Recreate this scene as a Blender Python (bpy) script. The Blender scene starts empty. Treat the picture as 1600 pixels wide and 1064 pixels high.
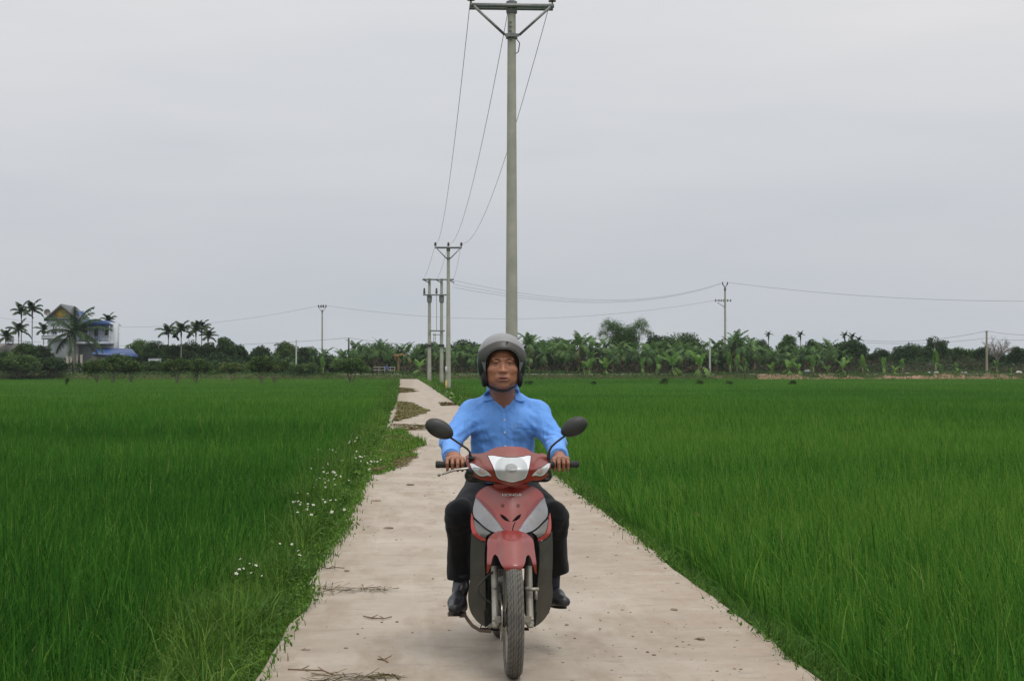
import bpy, bmesh, math, random
import numpy as np
from mathutils import Vector, Matrix, Euler

S = bpy.context.scene
COL = S.collection
R = math.radians
# ------------------------------------------------------------------ camera
FPX = 2555.0                      # focal length in pixels of a 1600 px wide frame
YAW, PITCH = R(3.29), R(0.985)
CAMPOS = Vector((0, 0, 1.5))
cam_d = bpy.data.cameras.new('camera')
cam_d.sensor_width = 36
cam_d.lens = FPX * 36 / 1600
cam_d.clip_start = 0.1
cam_d.clip_end = 5000
cam = bpy.data.objects.new('camera', cam_d)
cam.location = CAMPOS
cam.rotation_euler = (R(90) + PITCH, 0, -YAW)
COL.objects.link(cam)
S.camera = cam
CM = cam.rotation_euler.to_matrix()
# ------------------------------------------------------------------ sky
SUN_EL, SUN_AZ = R(68), R(150)
w = bpy.data.worlds.new("World")
S.world = w
w.use_nodes = True
nt = w.node_tree
nt.nodes.clear()
def wn(t, **k):
    n = nt.nodes.new(t)
    for a, b in k.items(): setattr(n, a, b)
    return n
L = nt.links.new
out = wn('ShaderNodeOutputWorld'); bg1 = wn('ShaderNodeBackground'); bg2 = wn('ShaderNodeBackground'); addn = wn('ShaderNodeAddShader')
sky = wn('ShaderNodeTexSky', sky_type='NISHITA', sun_disc=False, sun_elevation=SUN_EL, sun_rotation=SUN_AZ, dust_density=6.0, air_density=1.5)
bg1.inputs['Strength'].default_value = 0.012
L(sky.outputs[0], bg1.inputs['Color'])
tc = wn('ShaderNodeTexCoord'); sep = wn('ShaderNodeSeparateXYZ')
L(tc.outputs['Generated'], sep.inputs[0])
ramp = wn('ShaderNodeValToRGB')          # an even overcast, brightening to the zenith
cr = ramp.color_ramp
stops = [(0.0, (.20, .21, .21)), (.49, (.30, .32, .33)), (.5, (.418, .447, .476)), (.555, (.458, .478, .508)), (.62, (.578, .571, .572)), (.70, (.64, .65, .66)), (1.0, (1.02, 1.04, 1.06))]
cr.elements[0].position, cr.elements[1].position = 0, 1
for i, (p, c) in enumerate(stops):
    e = cr.elements[0] if i == 0 else (cr.elements[-1] if i == len(stops) - 1 else cr.elements.new(p))
    e.position = p; e.color = (*c, 1)
m1 = wn('ShaderNodeMath', operation='MULTIPLY_ADD'); m1.inputs[1].default_value = .5; m1.inputs[2].default_value = .5
L(sep.outputs['Z'], m1.inputs[0]); L(m1.outputs[0], ramp.inputs[0])
mp = wn('ShaderNodeMapping'); mp.inputs['Scale'].default_value = (1.6, 1.6, 9)
no = wn('ShaderNodeTexNoise'); no.inputs['Scale'].default_value = 1.6; no.inputs['Detail'].default_value = 5; no.inputs['Roughness'].default_value = .55
L(tc.outputs['Generated'], mp.inputs[0]); L(mp.outputs[0], no.inputs['Vector'])
r2 = wn('ShaderNodeValToRGB')
r2.color_ramp.elements[0].position = .3; r2.color_ramp.elements[0].color = (.925, .94, .965, 1)
r2.color_ramp.elements[1].position = .72; r2.color_ramp.elements[1].color = (1.07, 1.045, 1.035, 1)
L(no.outputs[0], r2.inputs[0])
mx = wn('ShaderNodeMix', data_type='RGBA', blend_type='MULTIPLY'); mx.inputs['Factor'].default_value = 1
L(ramp.outputs[0], mx.inputs['A']); L(r2.outputs[0], mx.inputs['B'])
L(mx.outputs['Result'], bg2.inputs['Color']); bg2.inputs['Strength'].default_value = 1.26
L(bg1.outputs[0], addn.inputs[0]); L(bg2.outputs[0], addn.inputs[1]); L(addn.outputs[0], out.inputs[0])
# ------------------------------------------------------------------ soft sun behind the cloud
sd = bpy.data.lights.new('sun', 'SUN'); sd.energy = 1.2; sd.angle = R(24); sd.color = (1, .96, .9)
so = bpy.data.objects.new('sun', sd); COL.objects.link(so)
so.rotation_euler = (R(90) - SUN_EL, 0, R(180) - SUN_AZ); so.location = (0, 0, 60)
# ------------------------------------------------------------------ exposure
S.view_settings.view_transform = 'Standard'; S.view_settings.look = 'None'
S.view_settings.gamma = 1; S.view_settings.use_curve_mapping = False; S.view_settings.exposure = 0
S.render.engine = 'CYCLES'
S.cycles.max_bounces = 7; S.cycles.diffuse_bounces = 3; S.cycles.transparent_max_bounces = 8; S.cycles.volume_bounces = 0
S.cycles.use_denoising = True

# ================================================================== helpers
def P(px, py, Y):
    """world point seen at pixel (px,py) of the 1600x1064 frame, on the plane y = Y"""
    d = CM @ Vector(((px - 800) / FPX, (532 - py) / FPX, -1))
    return CAMPOS + d * (Y / d.y)
def px_of(x, Y):
    v = CM.transposed() @ (Vector((x, Y, 1.5)) - CAMPOS)
    return 800 + FPX * v.x / -v.z
rng = np.random.default_rng(7)
random.seed(7)

def tag(o, label=None, cat=None, group=None, kind=None):
    if label: o['label'] = label
    if cat: o['category'] = cat
    if group: o['group'] = group
    if kind: o['kind'] = kind
    return o
def empty(name, loc=(0, 0, 0), rz=0, label=None, cat=None, group=None):
    o = bpy.data.objects.new(name, None); COL.objects.link(o)
    o.location = loc; o.rotation_euler = (0, 0, rz); o.empty_display_size = .1
    return tag(o, label, cat, group)
def link(name, me, m=None, parent=None, world=True):
    """link mesh; world=True: coordinates are world ones, made local to an unrotated parent chain"""
    if m is not None and not me.materials:
        for q in (m if isinstance(m, (list, tuple)) else [m]): me.materials.append(q)
    o = bpy.data.objects.new(name, me); COL.objects.link(o)
    if parent is not None:
        if world:
            off = Vector((0, 0, 0)); p = parent
            while p is not None: off += p.location; p = p.parent
            me.transform(Matrix.Translation(-off))
        o.parent = parent
    return o
def npmesh(name, V, Fs, smooth=True, tint=None, col=None):
    """V (n,3); Fs one (m,k) array or a list of such; tint per vertex float; col per vertex rgb"""
    if not isinstance(Fs, (list, tuple)): Fs = [Fs]
    Fs = [np.asarray(f, dtype=np.int32) for f in Fs if len(f)]
    me = bpy.data.meshes.new(name)
    V = np.asarray(V, dtype=np.float32)
    me.vertices.add(len(V)); me.vertices.foreach_set('co', V.ravel())
    loops = np.concatenate([f.ravel() for f in Fs]); me.loops.add(len(loops)); me.loops.foreach_set('vertex_index', loops)
    tot = np.concatenate([np.full(len(f), f.shape[1], np.int32) for f in Fs])
    st = np.concatenate(([0], np.cumsum(tot)[:-1])).astype(np.int32)
    me.polygons.add(len(tot)); me.polygons.foreach_set('loop_start', st)
    me.update(calc_edges=True)
    if smooth: me.polygons.foreach_set('use_smooth', np.ones(len(tot), bool))
    if tint is not None:
        a = me.attributes.new('tint', 'FLOAT', 'POINT'); a.data.foreach_set('value', np.asarray(tint, np.float32))
    if col is not None:
        a = me.attributes.new('col', 'FLOAT_COLOR', 'POINT')
        c = np.ones((len(V), 4), np.float32); c[:, :3] = col; a.data.foreach_set('color', c.ravel())
    return me
class MB:
    """collects simple solids into ONE mesh"""
    def __init__(s): s.V = []; s.F = {3: [], 4: []}; s.n = 0; s.big = []
    def add(s, V, F):
        V = np.asarray(V, float)
        for f in F:
            f = [int(i) + s.n for i in f]
            if len(f) in (3, 4): s.F[len(f)].append(f)
            else:
                for i in range(1, len(f) - 1): s.F[3].append([f[0], f[i], f[i + 1]])
        s.V.append(V); s.n += len(V); return s
    def box(s, c, size, rot=None):
        c = np.array(c, float); h = np.array(size, float) / 2
        v = np.array([[x, y, z] for x in (-1, 1) for y in (-1, 1) for z in (-1, 1)]) * h
        if rot is not None: v = v @ np.array(rot.to_matrix()).T
        return s.add(v + c, [(0, 1, 3, 2), (4, 6, 7, 5), (0, 4, 5, 1), (2, 3, 7, 6), (0, 2, 6, 4), (1, 5, 7, 3)])
    def bar(s, a, b, w_, h_=None):
        a, b = Vector(a), Vector(b); h_ = h_ or w_; d = (b - a)
        q = d.to_track_quat('Z', 'Y'); c = (a + b) / 2
        v = np.array([[x * w_ / 2, y * h_ / 2, z * d.length / 2] for x in (-1, 1) for y in (-1, 1) for z in (-1, 1)])
        v = v @ np.array(q.to_matrix()).T + np.array(c)
        return s.add(v, [(0, 1, 3, 2), (4, 6, 7, 5), (0, 4, 5, 1), (2, 3, 7, 6), (0, 2, 6, 4), (1, 5, 7, 3)])
    def tube(s, pts, rad, n=8, cap=True):
        pts = [Vector(p) for p in pts]; N = len(pts)
        if not isinstance(rad, (list, tuple, np.ndarray)): rad = [rad] * N
        V = []; ref = None
        for i, p in enumerate(pts):
            t = (pts[min(i + 1, N - 1)] - pts[max(i - 1, 0)]).normalized()
            if ref is None: ref = t.orthogonal().normalized()
            ref = (ref - t * ref.dot(t)).normalized(); b = t.cross(ref)
            for k in range(n):
                a = 2 * math.pi * k / n
                V.append(p + (ref * math.cos(a) + b * math.sin(a)) * rad[i])
        F = [(i * n + k, i * n + (k + 1) % n, (i + 1) * n + (k + 1) % n, (i + 1) * n + k) for i in range(N - 1) for k in range(n)]
        if cap: F += [tuple(range(n))[::-1], tuple((N - 1) * n + k for k in range(n))]
        return s.add([tuple(v) for v in V], F)
    def lathe(s, prof, c=(0, 0, 0), axis='Z', n=24, rot=None):
        """prof: list of (radius, along)"""
        V = []
        for r_, z in prof:
            for k in range(n):
                a = 2 * math.pi * k / n; x, y = r_ * math.cos(a), r_ * math.sin(a)
                V.append({'Z': (x, y, z), 'X': (z, x, y), 'Y': (x, z, y)}[axis])
        V = np.array(V)
        if rot is not None: V = V @ np.array(rot.to_matrix()).T
        F = [(i * n + k, i * n + (k + 1) % n, (i + 1) * n + (k + 1) % n, (i + 1) * n + k) for i in range(len(prof) - 1) for k in range(n)]
        F += [tuple(range(n))[::-1], tuple((len(prof) - 1) * n + k for k in range(n))]
        return s.add(V + np.array(c, float), F)
    def mesh(s, name, smooth=False):
        V = np.concatenate(s.V); me = npmesh(name, V, [np.array(s.F[k]) for k in (3, 4) if s.F[k]], smooth)
        bm = bmesh.new(); bm.from_mesh(me); bmesh.ops.recalc_face_normals(bm, faces=bm.faces); bm.to_mesh(me); bm.free()
        return me
    def build(s, name, m, parent=None, smooth=False, bevel=0):
        me = s.mesh(name, smooth)
        if bevel:
            bm = bmesh.new(); bm.from_mesh(me)
            es = [e for e in bm.edges if len(e.link_faces) == 2 and e.calc_face_angle(0) > .6]
            bmesh.ops.bevel(bm, geom=es, offset=bevel, segments=2, affect='EDGES', clamp_overlap=True); bm.to_mesh(me); bm.free()
            me.polygons.foreach_set('use_smooth', np.ones(len(me.polygons), bool))
        if smooth:
            try: me.set_sharp_from_angle(angle=R(42))
            except Exception: pass
        return link(name, me, m, parent)
def dup(root, loc, rz=0, sc=1, label=None, group=None, cat=None):
    r = root.copy(); COL.objects.link(r); r.location = loc; r.rotation_euler = (0, 0, rz); r.scale = (sc, sc, sc) if not isinstance(sc, tuple) else sc
    tag(r, label, cat, group)
    for ch in list(root.children):
        c = ch.copy(); COL.objects.link(c); c.parent = r
        for g in ch.children:
            d = g.copy(); COL.objects.link(d); d.parent = c
    return r
# ------------------------------------------------------------------ materials
def newmat(name):
    m = bpy.data.materials.new(name); m.use_nodes = True
    return m, m.node_tree, m.node_tree.nodes['Principled BSDF']
def NN(t, ty, **k):
    n = t.nodes.new(ty)
    for a, b in k.items():
        if a in n.inputs: n.inputs[a].default_value = b
        else: setattr(n, a, b)
    return n
def coords(t, scale=1, kind='Object'):
    tc = t.nodes.new('ShaderNodeTexCoord'); mp = t.nodes.new('ShaderNodeMapping')
    mp.inputs['Scale'].default_value = scale if isinstance(scale, tuple) else (scale,) * 3
    t.links.new(tc.outputs[kind], mp.inputs[0]); return mp.outputs[0]
def noise(t, vec, scale, detail=4, rough=.55):
    n = NN(t, 'ShaderNodeTexNoise', Scale=scale, Detail=detail, Roughness=rough); t.links.new(vec, n.inputs['Vector']); return n.outputs[0]
def ramp_(t, fac, stops):
    r = t.nodes.new('ShaderNodeValToRGB'); e = r.color_ramp.elements
    e[0].position, e[1].position = 0, 1
    for i, (p, c) in enumerate(stops):
        x = e[0] if i == 0 else (e[-1] if i == len(stops) - 1 else e.new(p))
        x.position = p; x.color = (*c, 1) if len(c) == 3 else c
    t.links.new(fac, r.inputs[0]); return r.outputs[0]
def mixc(t, fac, a, b, mode='MIX'):
    m = t.nodes.new('ShaderNodeMix'); m.data_type = 'RGBA'; m.blend_type = mode
    for s_, v in ((m.inputs['Factor'], fac), (m.inputs['A'], a), (m.inputs['B'], b)):
        if isinstance(v, (int, float)): s_.default_value = v
        elif isinstance(v, tuple): s_.default_value = (*v, 1) if len(v) == 3 else v
        else: t.links.new(v, s_)
    return m.outputs['Result']
def bump(t, b, h, strength=.3, dist=.01):
    n = NN(t, 'ShaderNodeBump', Strength=strength, Distance=dist); t.links.new(h, n.inputs['Height']); t.links.new(n.outputs[0], b.inputs['Normal'])
def surf(name, c1, c2=None, scale=8, rough=.6, metal=0, dirt=None, dirt_amt=.5, bmp=0, bscale=None, coat=0, spec=.5, bdist=.002):
    """two-tone noisy surface with optional dirt patches"""
    m, t, b = newmat(name); v = coords(t)
    c2 = c2 or tuple(x * .8 for x in c1)
    c = ramp_(t, noise(t, v, scale), [(.3, c1), (.7, c2)])
    if dirt:
        f = ramp_(t, noise(t, v, scale * .45, 6, .65), [(.42, (0, 0, 0)), (.68, (dirt_amt,) * 3)])
        c = mixc(t, f, c, dirt)
    t.links.new(c, b.inputs['Base Color']); b.inputs['Metallic'].default_value = metal
    b.inputs['Specular IOR Level'].default_value = spec
    rr = ramp_(t, noise(t, v, scale * 2), [(.3, (rough * .8,) * 3), (.7, (min(1, rough * 1.2),) * 3)]); t.links.new(rr, b.inputs['Roughness'])
    if coat: b.inputs['Coat Weight'].default_value = coat; b.inputs['Coat Roughness'].default_value = .25
    if bmp: bump(t, b, noise(t, v, bscale or scale * 4, 5), bmp, bdist)
    return m
def foliage(name, stops, rough=.5, trans=.3, patch=None, pscale=.25, spec=.10):
    """stops over the per-leaf 'tint' attribute; patch = second colour multiplied in big soft patches"""
    m, t, b = newmat(name)
    a = t.nodes.new('ShaderNodeAttribute'); a.attribute_name = 'tint'
    c = ramp_(t, a.outputs['Fac'], stops)
    if patch:
        f = ramp_(t, noise(t, coords(t), pscale, 3), [(.35, (1, 1, 1)), (.65, patch)])
        c = mixc(t, 1.0, c, f, 'MULTIPLY')
    t.links.new(c, b.inputs['Base Color']); b.inputs['Roughness'].default_value = rough; b.inputs['Specular IOR Level'].default_value = spec
    if trans:
        tr = t.nodes.new('ShaderNodeBsdfTranslucent'); mxs = t.nodes.new('ShaderNodeMixShader'); mxs.inputs[0].default_value = trans
        t.links.new(c, tr.inputs['Color']); o = t.nodes['Material Output']
        t.links.new(b.outputs[0], mxs.inputs[1]); t.links.new(tr.outputs[0], mxs.inputs[2]); t.links.new(mxs.outputs[0], o.inputs['Surface'])
    return m
# ------------------------------------------------------------------ signed distance modelling
def smin(a, b, k):
    if k <= 0: return np.minimum(a, b)
    h = np.clip(.5 + .5 * (b - a) / k, 0, 1); return b + (a - b) * h - k * h * (1 - h)
class Field:
    def __init__(s, lo, hi, h, fine=((), (), ()), hf=.0022):
        """grid from lo to hi with spacing h, hf inside the (a,b) ranges given per axis"""
        s.g = []
        for i in range(3):
            c = [lo[i]]
            while c[-1] < hi[i]: c.append(c[-1] + (hf if any(a <= c[-1] <= b for a, b in fine[i]) else h))
            s.g.append(np.array(c, np.float32))
        s.n = np.array([len(q) for q in s.g]); s.lo = np.array(lo, float); s.hi = np.array([q[-1] for q in s.g], float)
        s.A = np.full(s.n, .2, np.float32)
    def sub(s, lo, hi, pad):
        a = [np.searchsorted(s.g[i], lo[i] - pad) for i in range(3)]; b = [np.searchsorted(s.g[i], hi[i] + pad, 'right') for i in range(3)]
        g = [s.g[i][a[i]:b[i]] for i in range(3)]
        return tuple(slice(a[i], b[i]) for i in range(3)), g[0][:, None, None], g[1][None, :, None], g[2][None, None, :]
    def put(s, sl, d, k, op):
        A = s.A[sl]
        if op == 'add': s.A[sl] = smin(A, d, k)
        elif op == 'cut': s.A[sl] = -smin(-A, d, k)
        elif op == 'and': s.A[sl] = -smin(-A, -d, k)
    def ell(s, c, r, k=.02, op='add', rot=None, pad=None):
        c = np.array(c, float); r = np.array(r, float); pad = max(.03, k * 1.5) if pad is None else pad
        rm = r if rot is None else np.full(3, r.max())
        sl, X, Y, Z = s.sub(c - rm, c + rm, pad)
        X, Y, Z = X - c[0], Y - c[1], Z - c[2]
        if rot is not None:
            M = np.array(rot.to_matrix()).T
            X, Y, Z = (M[i, 0] * X + M[i, 1] * Y + M[i, 2] * Z for i in range(3))
        k0 = np.sqrt((X / r[0]) ** 2 + (Y / r[1]) ** 2 + (Z / r[2]) ** 2); k1 = np.sqrt((X / r[0] ** 2) ** 2 + (Y / r[1] ** 2) ** 2 + (Z / r[2] ** 2) ** 2)
        s.put(sl, (k0 * (k0 - 1) / np.maximum(k1, 1e-6)).astype(np.float32), k, op); return s
    def cap(s, a, b, ra, rb=None, k=.02, op='add', sx=1.0, pad=None):
        """tapered capsule"""
        a, b = np.array(a, float), np.array(b, float); rb = ra if rb is None else rb; pad = max(.03, k * 1.5) if pad is None else pad
        rm = max(ra, rb); sl, X, Y, Z = s.sub(np.minimum(a, b) - rm, np.maximum(a, b) + rm, pad)
        d = b - a; L2 = max(float(d @ d), 1e-9)
        t = np.clip(((X - a[0]) * d[0] + (Y - a[1]) * d[1] + (Z - a[2]) * d[2]) / L2, 0, 1)
        D = np.sqrt(((X - a[0] - t * d[0]) / sx) ** 2 + (Y - a[1] - t * d[1]) ** 2 + (Z - a[2] - t * d[2]) ** 2) - (ra + (rb - ra) * t)
        s.put(sl, D.astype(np.float32), k, op); return s
    def box(s, c, hs, rnd=.01, k=.01, op='add', rot=None):
        c = np.array(c, float); hs = np.array(hs, float); rm = hs if rot is None else np.full(3, np.linalg.norm(hs))
        sl, X, Y, Z = s.sub(c - rm, c + rm, max(.03, k * 1.5)); X, Y, Z = X - c[0], Y - c[1], Z - c[2]
        if rot is not None:
            M = np.array(rot.to_matrix()).T
            X, Y, Z = (M[i, 0] * X + M[i, 1] * Y + M[i, 2] * Z for i in range(3))
        qx, qy, qz = np.abs(X) - hs[0] + rnd, np.abs(Y) - hs[1] + rnd, np.abs(Z) - hs[2] + rnd
        D = np.sqrt(np.maximum(qx, 0) ** 2 + np.maximum(qy, 0) ** 2 + np.maximum(qz, 0) ** 2) + np.minimum(np.maximum(qx, np.maximum(qy, qz)), 0) - rnd
        s.put(sl, D.astype(np.float32), k, op); return s
    def fn(s, lo, hi, f, k=.01, op='add'):
        sl, X, Y, Z = s.sub(lo, hi, 0); s.put(sl, np.broadcast_to(f(X, Y, Z), s.A[sl].shape).astype(np.float32), k, op); return s
    def warp(s, f, lo=None, hi=None):
        """add a displacement f(X,Y,Z) to the distance"""
        lo = s.lo if lo is None else lo; hi = s.hi if hi is None else hi
        sl, X, Y, Z = s.sub(lo, hi, 0); s.A[sl] += f(X, Y, Z).astype(np.float32); return s
    def net(s, relax=2):
        A = s.A; ins = A < 0
        c = np.zeros(tuple(np.array(A.shape) - 1), np.uint8)
        for i in (0, 1):
            for j in (0, 1):
                for k in (0, 1): c += ins[i:A.shape[0] - 1 + i, j:A.shape[1] - 1 + j, k:A.shape[2] - 1 + k]
        I = np.argwhere((c > 0) & (c < 8)); idx = np.full(c.shape, -1, np.int32); idx[tuple(I.T)] = np.arange(len(I))
        acc = np.zeros((len(I), 3)); cnt = np.zeros(len(I))
        cor = [(i, j, k) for i in (0, 1) for j in (0, 1) for k in (0, 1)]
        for p in cor:
            for ax in range(3):
                if p[ax]: continue
                q = list(p); q[ax] = 1
                a = A[tuple((I + p).T)]; b = A[tuple((I + q).T)]; m = (a < 0) != (b < 0)
                t = np.where(m, a / np.where(m, a - b, 1), 0); pos = np.array(p, float)[None] + 0 * acc; pos[:, ax] += t
                acc[m] += pos[m]; cnt[m] += 1
        V = I + acc / cnt[:, None]; V = np.stack([np.interp(V[:, x], np.arange(s.n[x]), s.g[x]) for x in range(3)], 1)
        F = []
        for ax in range(3):
            o1, o2 = [x for x in range(3) if x != ax]
            sl_a = [slice(1, -1)] * 3; sl_b = [slice(1, -1)] * 3
            sl_a[ax] = slice(0, A.shape[ax] - 1); sl_b[ax] = slice(1, A.shape[ax])
            a = ins[tuple(sl_a)]; b = ins[tuple(sl_b)]; E = np.argwhere(a != b)
            if not len(E): continue
            fl = a[tuple(E.T)]; off = np.ones(3, int); off[ax] = 0; E = E + off
            e1 = np.zeros(3, int); e1[o1] = 1; e2 = np.zeros(3, int); e2[o2] = 1
            q = np.stack([idx[tuple((E - e1 - e2).T)], idx[tuple((E - e2).T)], idx[tuple(E.T)], idx[tuple((E - e1).T)]], 1)
            if ax == 1: fl = ~fl
            q[~fl] = q[~fl][:, ::-1]; F.append(q)
        F = np.concatenate(F); F = F[(F >= 0).all(1)]
        for _ in range(relax):      # light relaxation, hides the grid
            sm = np.zeros_like(V); n = np.zeros(len(V))
            for i in range(4):
                a, b = F[:, i], F[:, (i + 1) % 4]
                for x in range(3): sm[:, x] += np.bincount(a, V[b, x], len(V)) + np.bincount(b, V[a, x], len(V))
                n += np.bincount(a, minlength=len(V)) + np.bincount(b, minlength=len(V))
            V = V * .5 + .5 * sm / np.maximum(n, 1)[:, None]
        return V, F
def vnoise(X, Y, Z, seed=0):
    """cheap smooth pseudo noise in about -1..1"""
    r = np.random.default_rng(seed); o = 0
    for i in range(5):
        k = r.normal(size=3); k /= np.linalg.norm(k); k *= r.uniform(.7, 1.8); o = o + np.sin(X * k[0] + Y * k[1] + Z * k[2] + r.uniform(0, 6.28)) / 2.6
    return o
def rounded(pts, sub=4, corner=48):
    """spline through the points, sharp where the outline really turns"""
    n = len(pts); P_ = [Vector((a, b)) for a, b in pts]; out = []; sharp = []
    for i in range(n):
        a, b = P_[i] - P_[i - 1], P_[(i + 1) % n] - P_[i]
        sharp.append(a.length < 1e-7 or b.length < 1e-7 or a.angle(b) > R(corner))
    for i in range(n):
        p0, p1, p2, p3 = P_[i - 1], P_[i], P_[(i + 1) % n], P_[(i + 2) % n]; L_ = (p2 - p1).length
        t1 = (p2 - p1) if sharp[i] else (p2 - p0).normalized() * L_; t2 = (p2 - p1) if sharp[(i + 1) % n] else (p3 - p1).normalized() * L_
        for k in range(sub):
            u = k / sub; q = (2 * u ** 3 - 3 * u ** 2 + 1) * p1 + (u ** 3 - 2 * u ** 2 + u) * t1 + (-2 * u ** 3 + 3 * u ** 2) * p2 + (u ** 3 - u ** 2) * t2; out.append((q.x, q.y))
    return out
def panel(outline, vf, th=.004, step=.012, holes=(), smooth=True):
    """outline: (u,z) points of a sheet facing -Y, curved by depth vf(u,z) and given a thickness"""
    outline = rounded(outline)
    bm = bmesh.new()
    vs = [bm.verts.new((u, 0, z)) for u, z in outline]; bm.faces.new(vs)
    us = [p[0] for p in outline]; zs = [p[1] for p in outline]
    for ax, a, b in ((0, min(us), max(us)), (2, min(zs), max(zs))):
        x = a + step * .5
        while x < b:
            co = [0, 0, 0]; co[ax] = x; no_ = [0, 0, 0]; no_[ax] = 1
            bmesh.ops.bisect_plane(bm, geom=bm.verts[:] + bm.edges[:] + bm.faces[:], plane_co=co, plane_no=no_); x += step
    for v in bm.verts: v.co.y = vf(v.co.x, v.co.z)
    bmesh.ops.recalc_face_normals(bm, faces=bm.faces)
    if sum(f.normal.y * f.calc_area() for f in bm.faces) > 0: bmesh.ops.reverse_faces(bm, faces=bm.faces)
    g = bmesh.ops.solidify(bm, geom=bm.faces[:], thickness=th)
    bmesh.ops.recalc_face_normals(bm, faces=bm.faces)
    me = bpy.data.meshes.new('panel'); bm.to_mesh(me); bm.free()
    me.polygons.foreach_set('use_smooth', np.ones(len(me.polygons), bool))
    try: me.set_sharp_from_angle(angle=R(50))
    except Exception: pass
    return me
def text_mesh(body, size, depth=.0006):
    c = bpy.data.curves.new('lettering', 'FONT'); c.body = body; c.size = size; c.align_x = 'CENTER'; c.align_y = 'CENTER'; c.extrude = depth; c.offset = size * .03
    o = bpy.data.objects.new('lettering', c); COL.objects.link(o)
    dg = bpy.context.evaluated_depsgraph_get(); me = bpy.data.meshes.new_from_object(o.evaluated_get(dg)); bpy.data.objects.remove(o); bpy.data.curves.remove(c)
    return me
def fbm2(x, y, seed=0, oct=3):
    r = np.random.default_rng(seed); o = np.zeros_like(np.asarray(x, float)); a = 1
    for k in range(oct):
        for _ in range(3):
            t = r.uniform(0, 6.28); fq = 2 ** k * r.uniform(.7, 1.4); o = o + a * np.sin(fq * (x * math.cos(t) + y * math.sin(t)) + r.uniform(0, 6.28)) / 3
        a *= .55
    return o
# ================================================================== ground, road, rice
RX0, RX1, REND = -0.74, 1.95, 239.0
def rc(Y): return -2.05 * np.clip((np.asarray(Y, float) - 35) / 204, 0, 1.1) ** 1.15      # the far road bends gently left
def edge_l(Y): return RX0 + rc(Y) + .035 * fbm2(Y * 1.9, Y * 0, 3) + .03 * fbm2(Y * .35, Y * 0, 5)
def edge_r(Y): return RX1 + rc(Y) + .03 * fbm2(Y * 1.7, Y * 0, 9) + .04 * fbm2(Y * .3, Y * 0, 11)
GROUND_FAR = .6
def ground_z(x, Y):
    xs = x - rc(Y); d = np.maximum(np.maximum(RX0 - xs, xs - RX1), 0)
    left = xs < 0
    wv = np.where(left, .95, .45)
    z = -.12 - .30 * np.clip((d - .02) / wv, 0, 1) ** .8
    t = np.clip((Y - 235.5) / 4.0, 0, 1); t = t * t * (3 - 2 * t)
    mound = np.where((x > 60) & (Y > 238), .5 * np.clip(fbm2(x * .35, Y * .3, 21) + .2, 0, 2) * np.clip((Y - 238) / 4, 0, 1), 0)
    far = GROUND_FAR + np.where(Y > 246, .06 * fbm2(x * .1, Y * .1, 2), 0) + mound
    return z * (1 - t) + far * t
gx = np.concatenate([[-1600, -900, -500], np.arange(-320, -8, 4.), np.arange(-8, -5, .5), np.arange(-5, 3.4, .12), np.arange(3.4, 8, .5), np.arange(8, 320, 4.), [500, 900, 1600]])
gy = np.concatenate([[-40], np.arange(0, 60, 1.), np.arange(60, 232, 6.), np.arange(232, 262, .8), np.arange(264, 400, 8.), [500, 800, 1400, 2600]])
GX, GY = np.meshgrid(gx, gy, indexing='ij'); GZ = ground_z(GX, GY)
GZ = GZ + np.where((GX > -3) & (GX < 3.4) & (GY < 60), .012 * fbm2(GX * 6, GY * 5, 4), 0)
nx, ny = len(gx), len(gy); ii = np.arange(nx * ny).reshape(nx, ny)
F = np.stack([ii[:-1, :-1], ii[1:, :-1], ii[1:, 1:], ii[:-1, 1:]], -1).reshape(-1, 4)
m, t, b = newmat('soil'); v = coords(t)
soil = ramp_(t, noise(t, v, 3, 6), [(.3, (.035, .03, .018)), (.5, (.06, .05, .03)), (.75, (.10, .08, .05))])
far = ramp_(t, noise(t, v, .35, 6, .65), [(.3, (.035, .06, .015)), (.55, (.07, .075, .03)), (.78, (.16, .12, .075))])
sp = t.nodes.new('ShaderNodeSeparateXYZ'); t.links.new(v, sp.inputs[0]); mth = NN(t, 'ShaderNodeMath', operation='GREATER_THAN'); mth.inputs[1].default_value = 234.5
t.links.new(sp.outputs['Y'], mth.inputs[0])
t.links.new(mixc(t, mth.outputs[0], soil, far), b.inputs['Base Color']); b.inputs['Roughness'].default_value = .95; b.inputs['Specular IOR Level'].default_value = .05
bump(t, b, noise(t, v, 14, 6), .6, .03)
tag(link('ground', npmesh('ground', np.stack([GX, GY, GZ], -1).reshape(-1, 3), F), m), kind='structure')

# --- the concrete road
ys = np.concatenate([np.arange(1.5, 30, .06), np.arange(30, 80, .2), np.arange(80, REND, 1.), [REND]])
el, er = edge_l(ys), edge_r(ys)
fr = np.array([0, .006, .03, .1, .25, .4, .55, .7, .85, .95, .985, .996, 1.])
X = el[:, None] + (er - el)[:, None] * fr[None]; Yg = np.repeat(ys[:, None], len(fr), 1)
Z = .006 * fbm2(X * 2, Yg * .9, 30) + .002 * fbm2(X * 9, Yg * 9, 31)
Z[:, 0] -= .022; Z[:, 1] -= .006; Z[:, -1] -= .022; Z[:, -2] -= .006
Xs = np.concatenate([X[:, :1] + .012, X, X[:, -1:] - .012], 1); Ysd = np.concatenate([Yg[:, :1], Yg, Yg[:, :1]], 1); Zs = np.concatenate([Z[:, :1] * 0 - .17, Z, Z[:, :1] * 0 - .17], 1)
n0, n1 = Xs.shape; ii = np.arange(n0 * n1).reshape(n0, n1)
F = np.stack([ii[:-1, :-1], ii[:-1, 1:], ii[1:, 1:], ii[1:, :-1]], -1).reshape(-1, 4)
F = np.concatenate([F, np.stack([ii[-1, :-1], ii[-1, 1:], ii[-1, 1:], ii[-1, :-1]], -1)[:0]])
m, t, b = newmat('old concrete'); v = coords(t)
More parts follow.
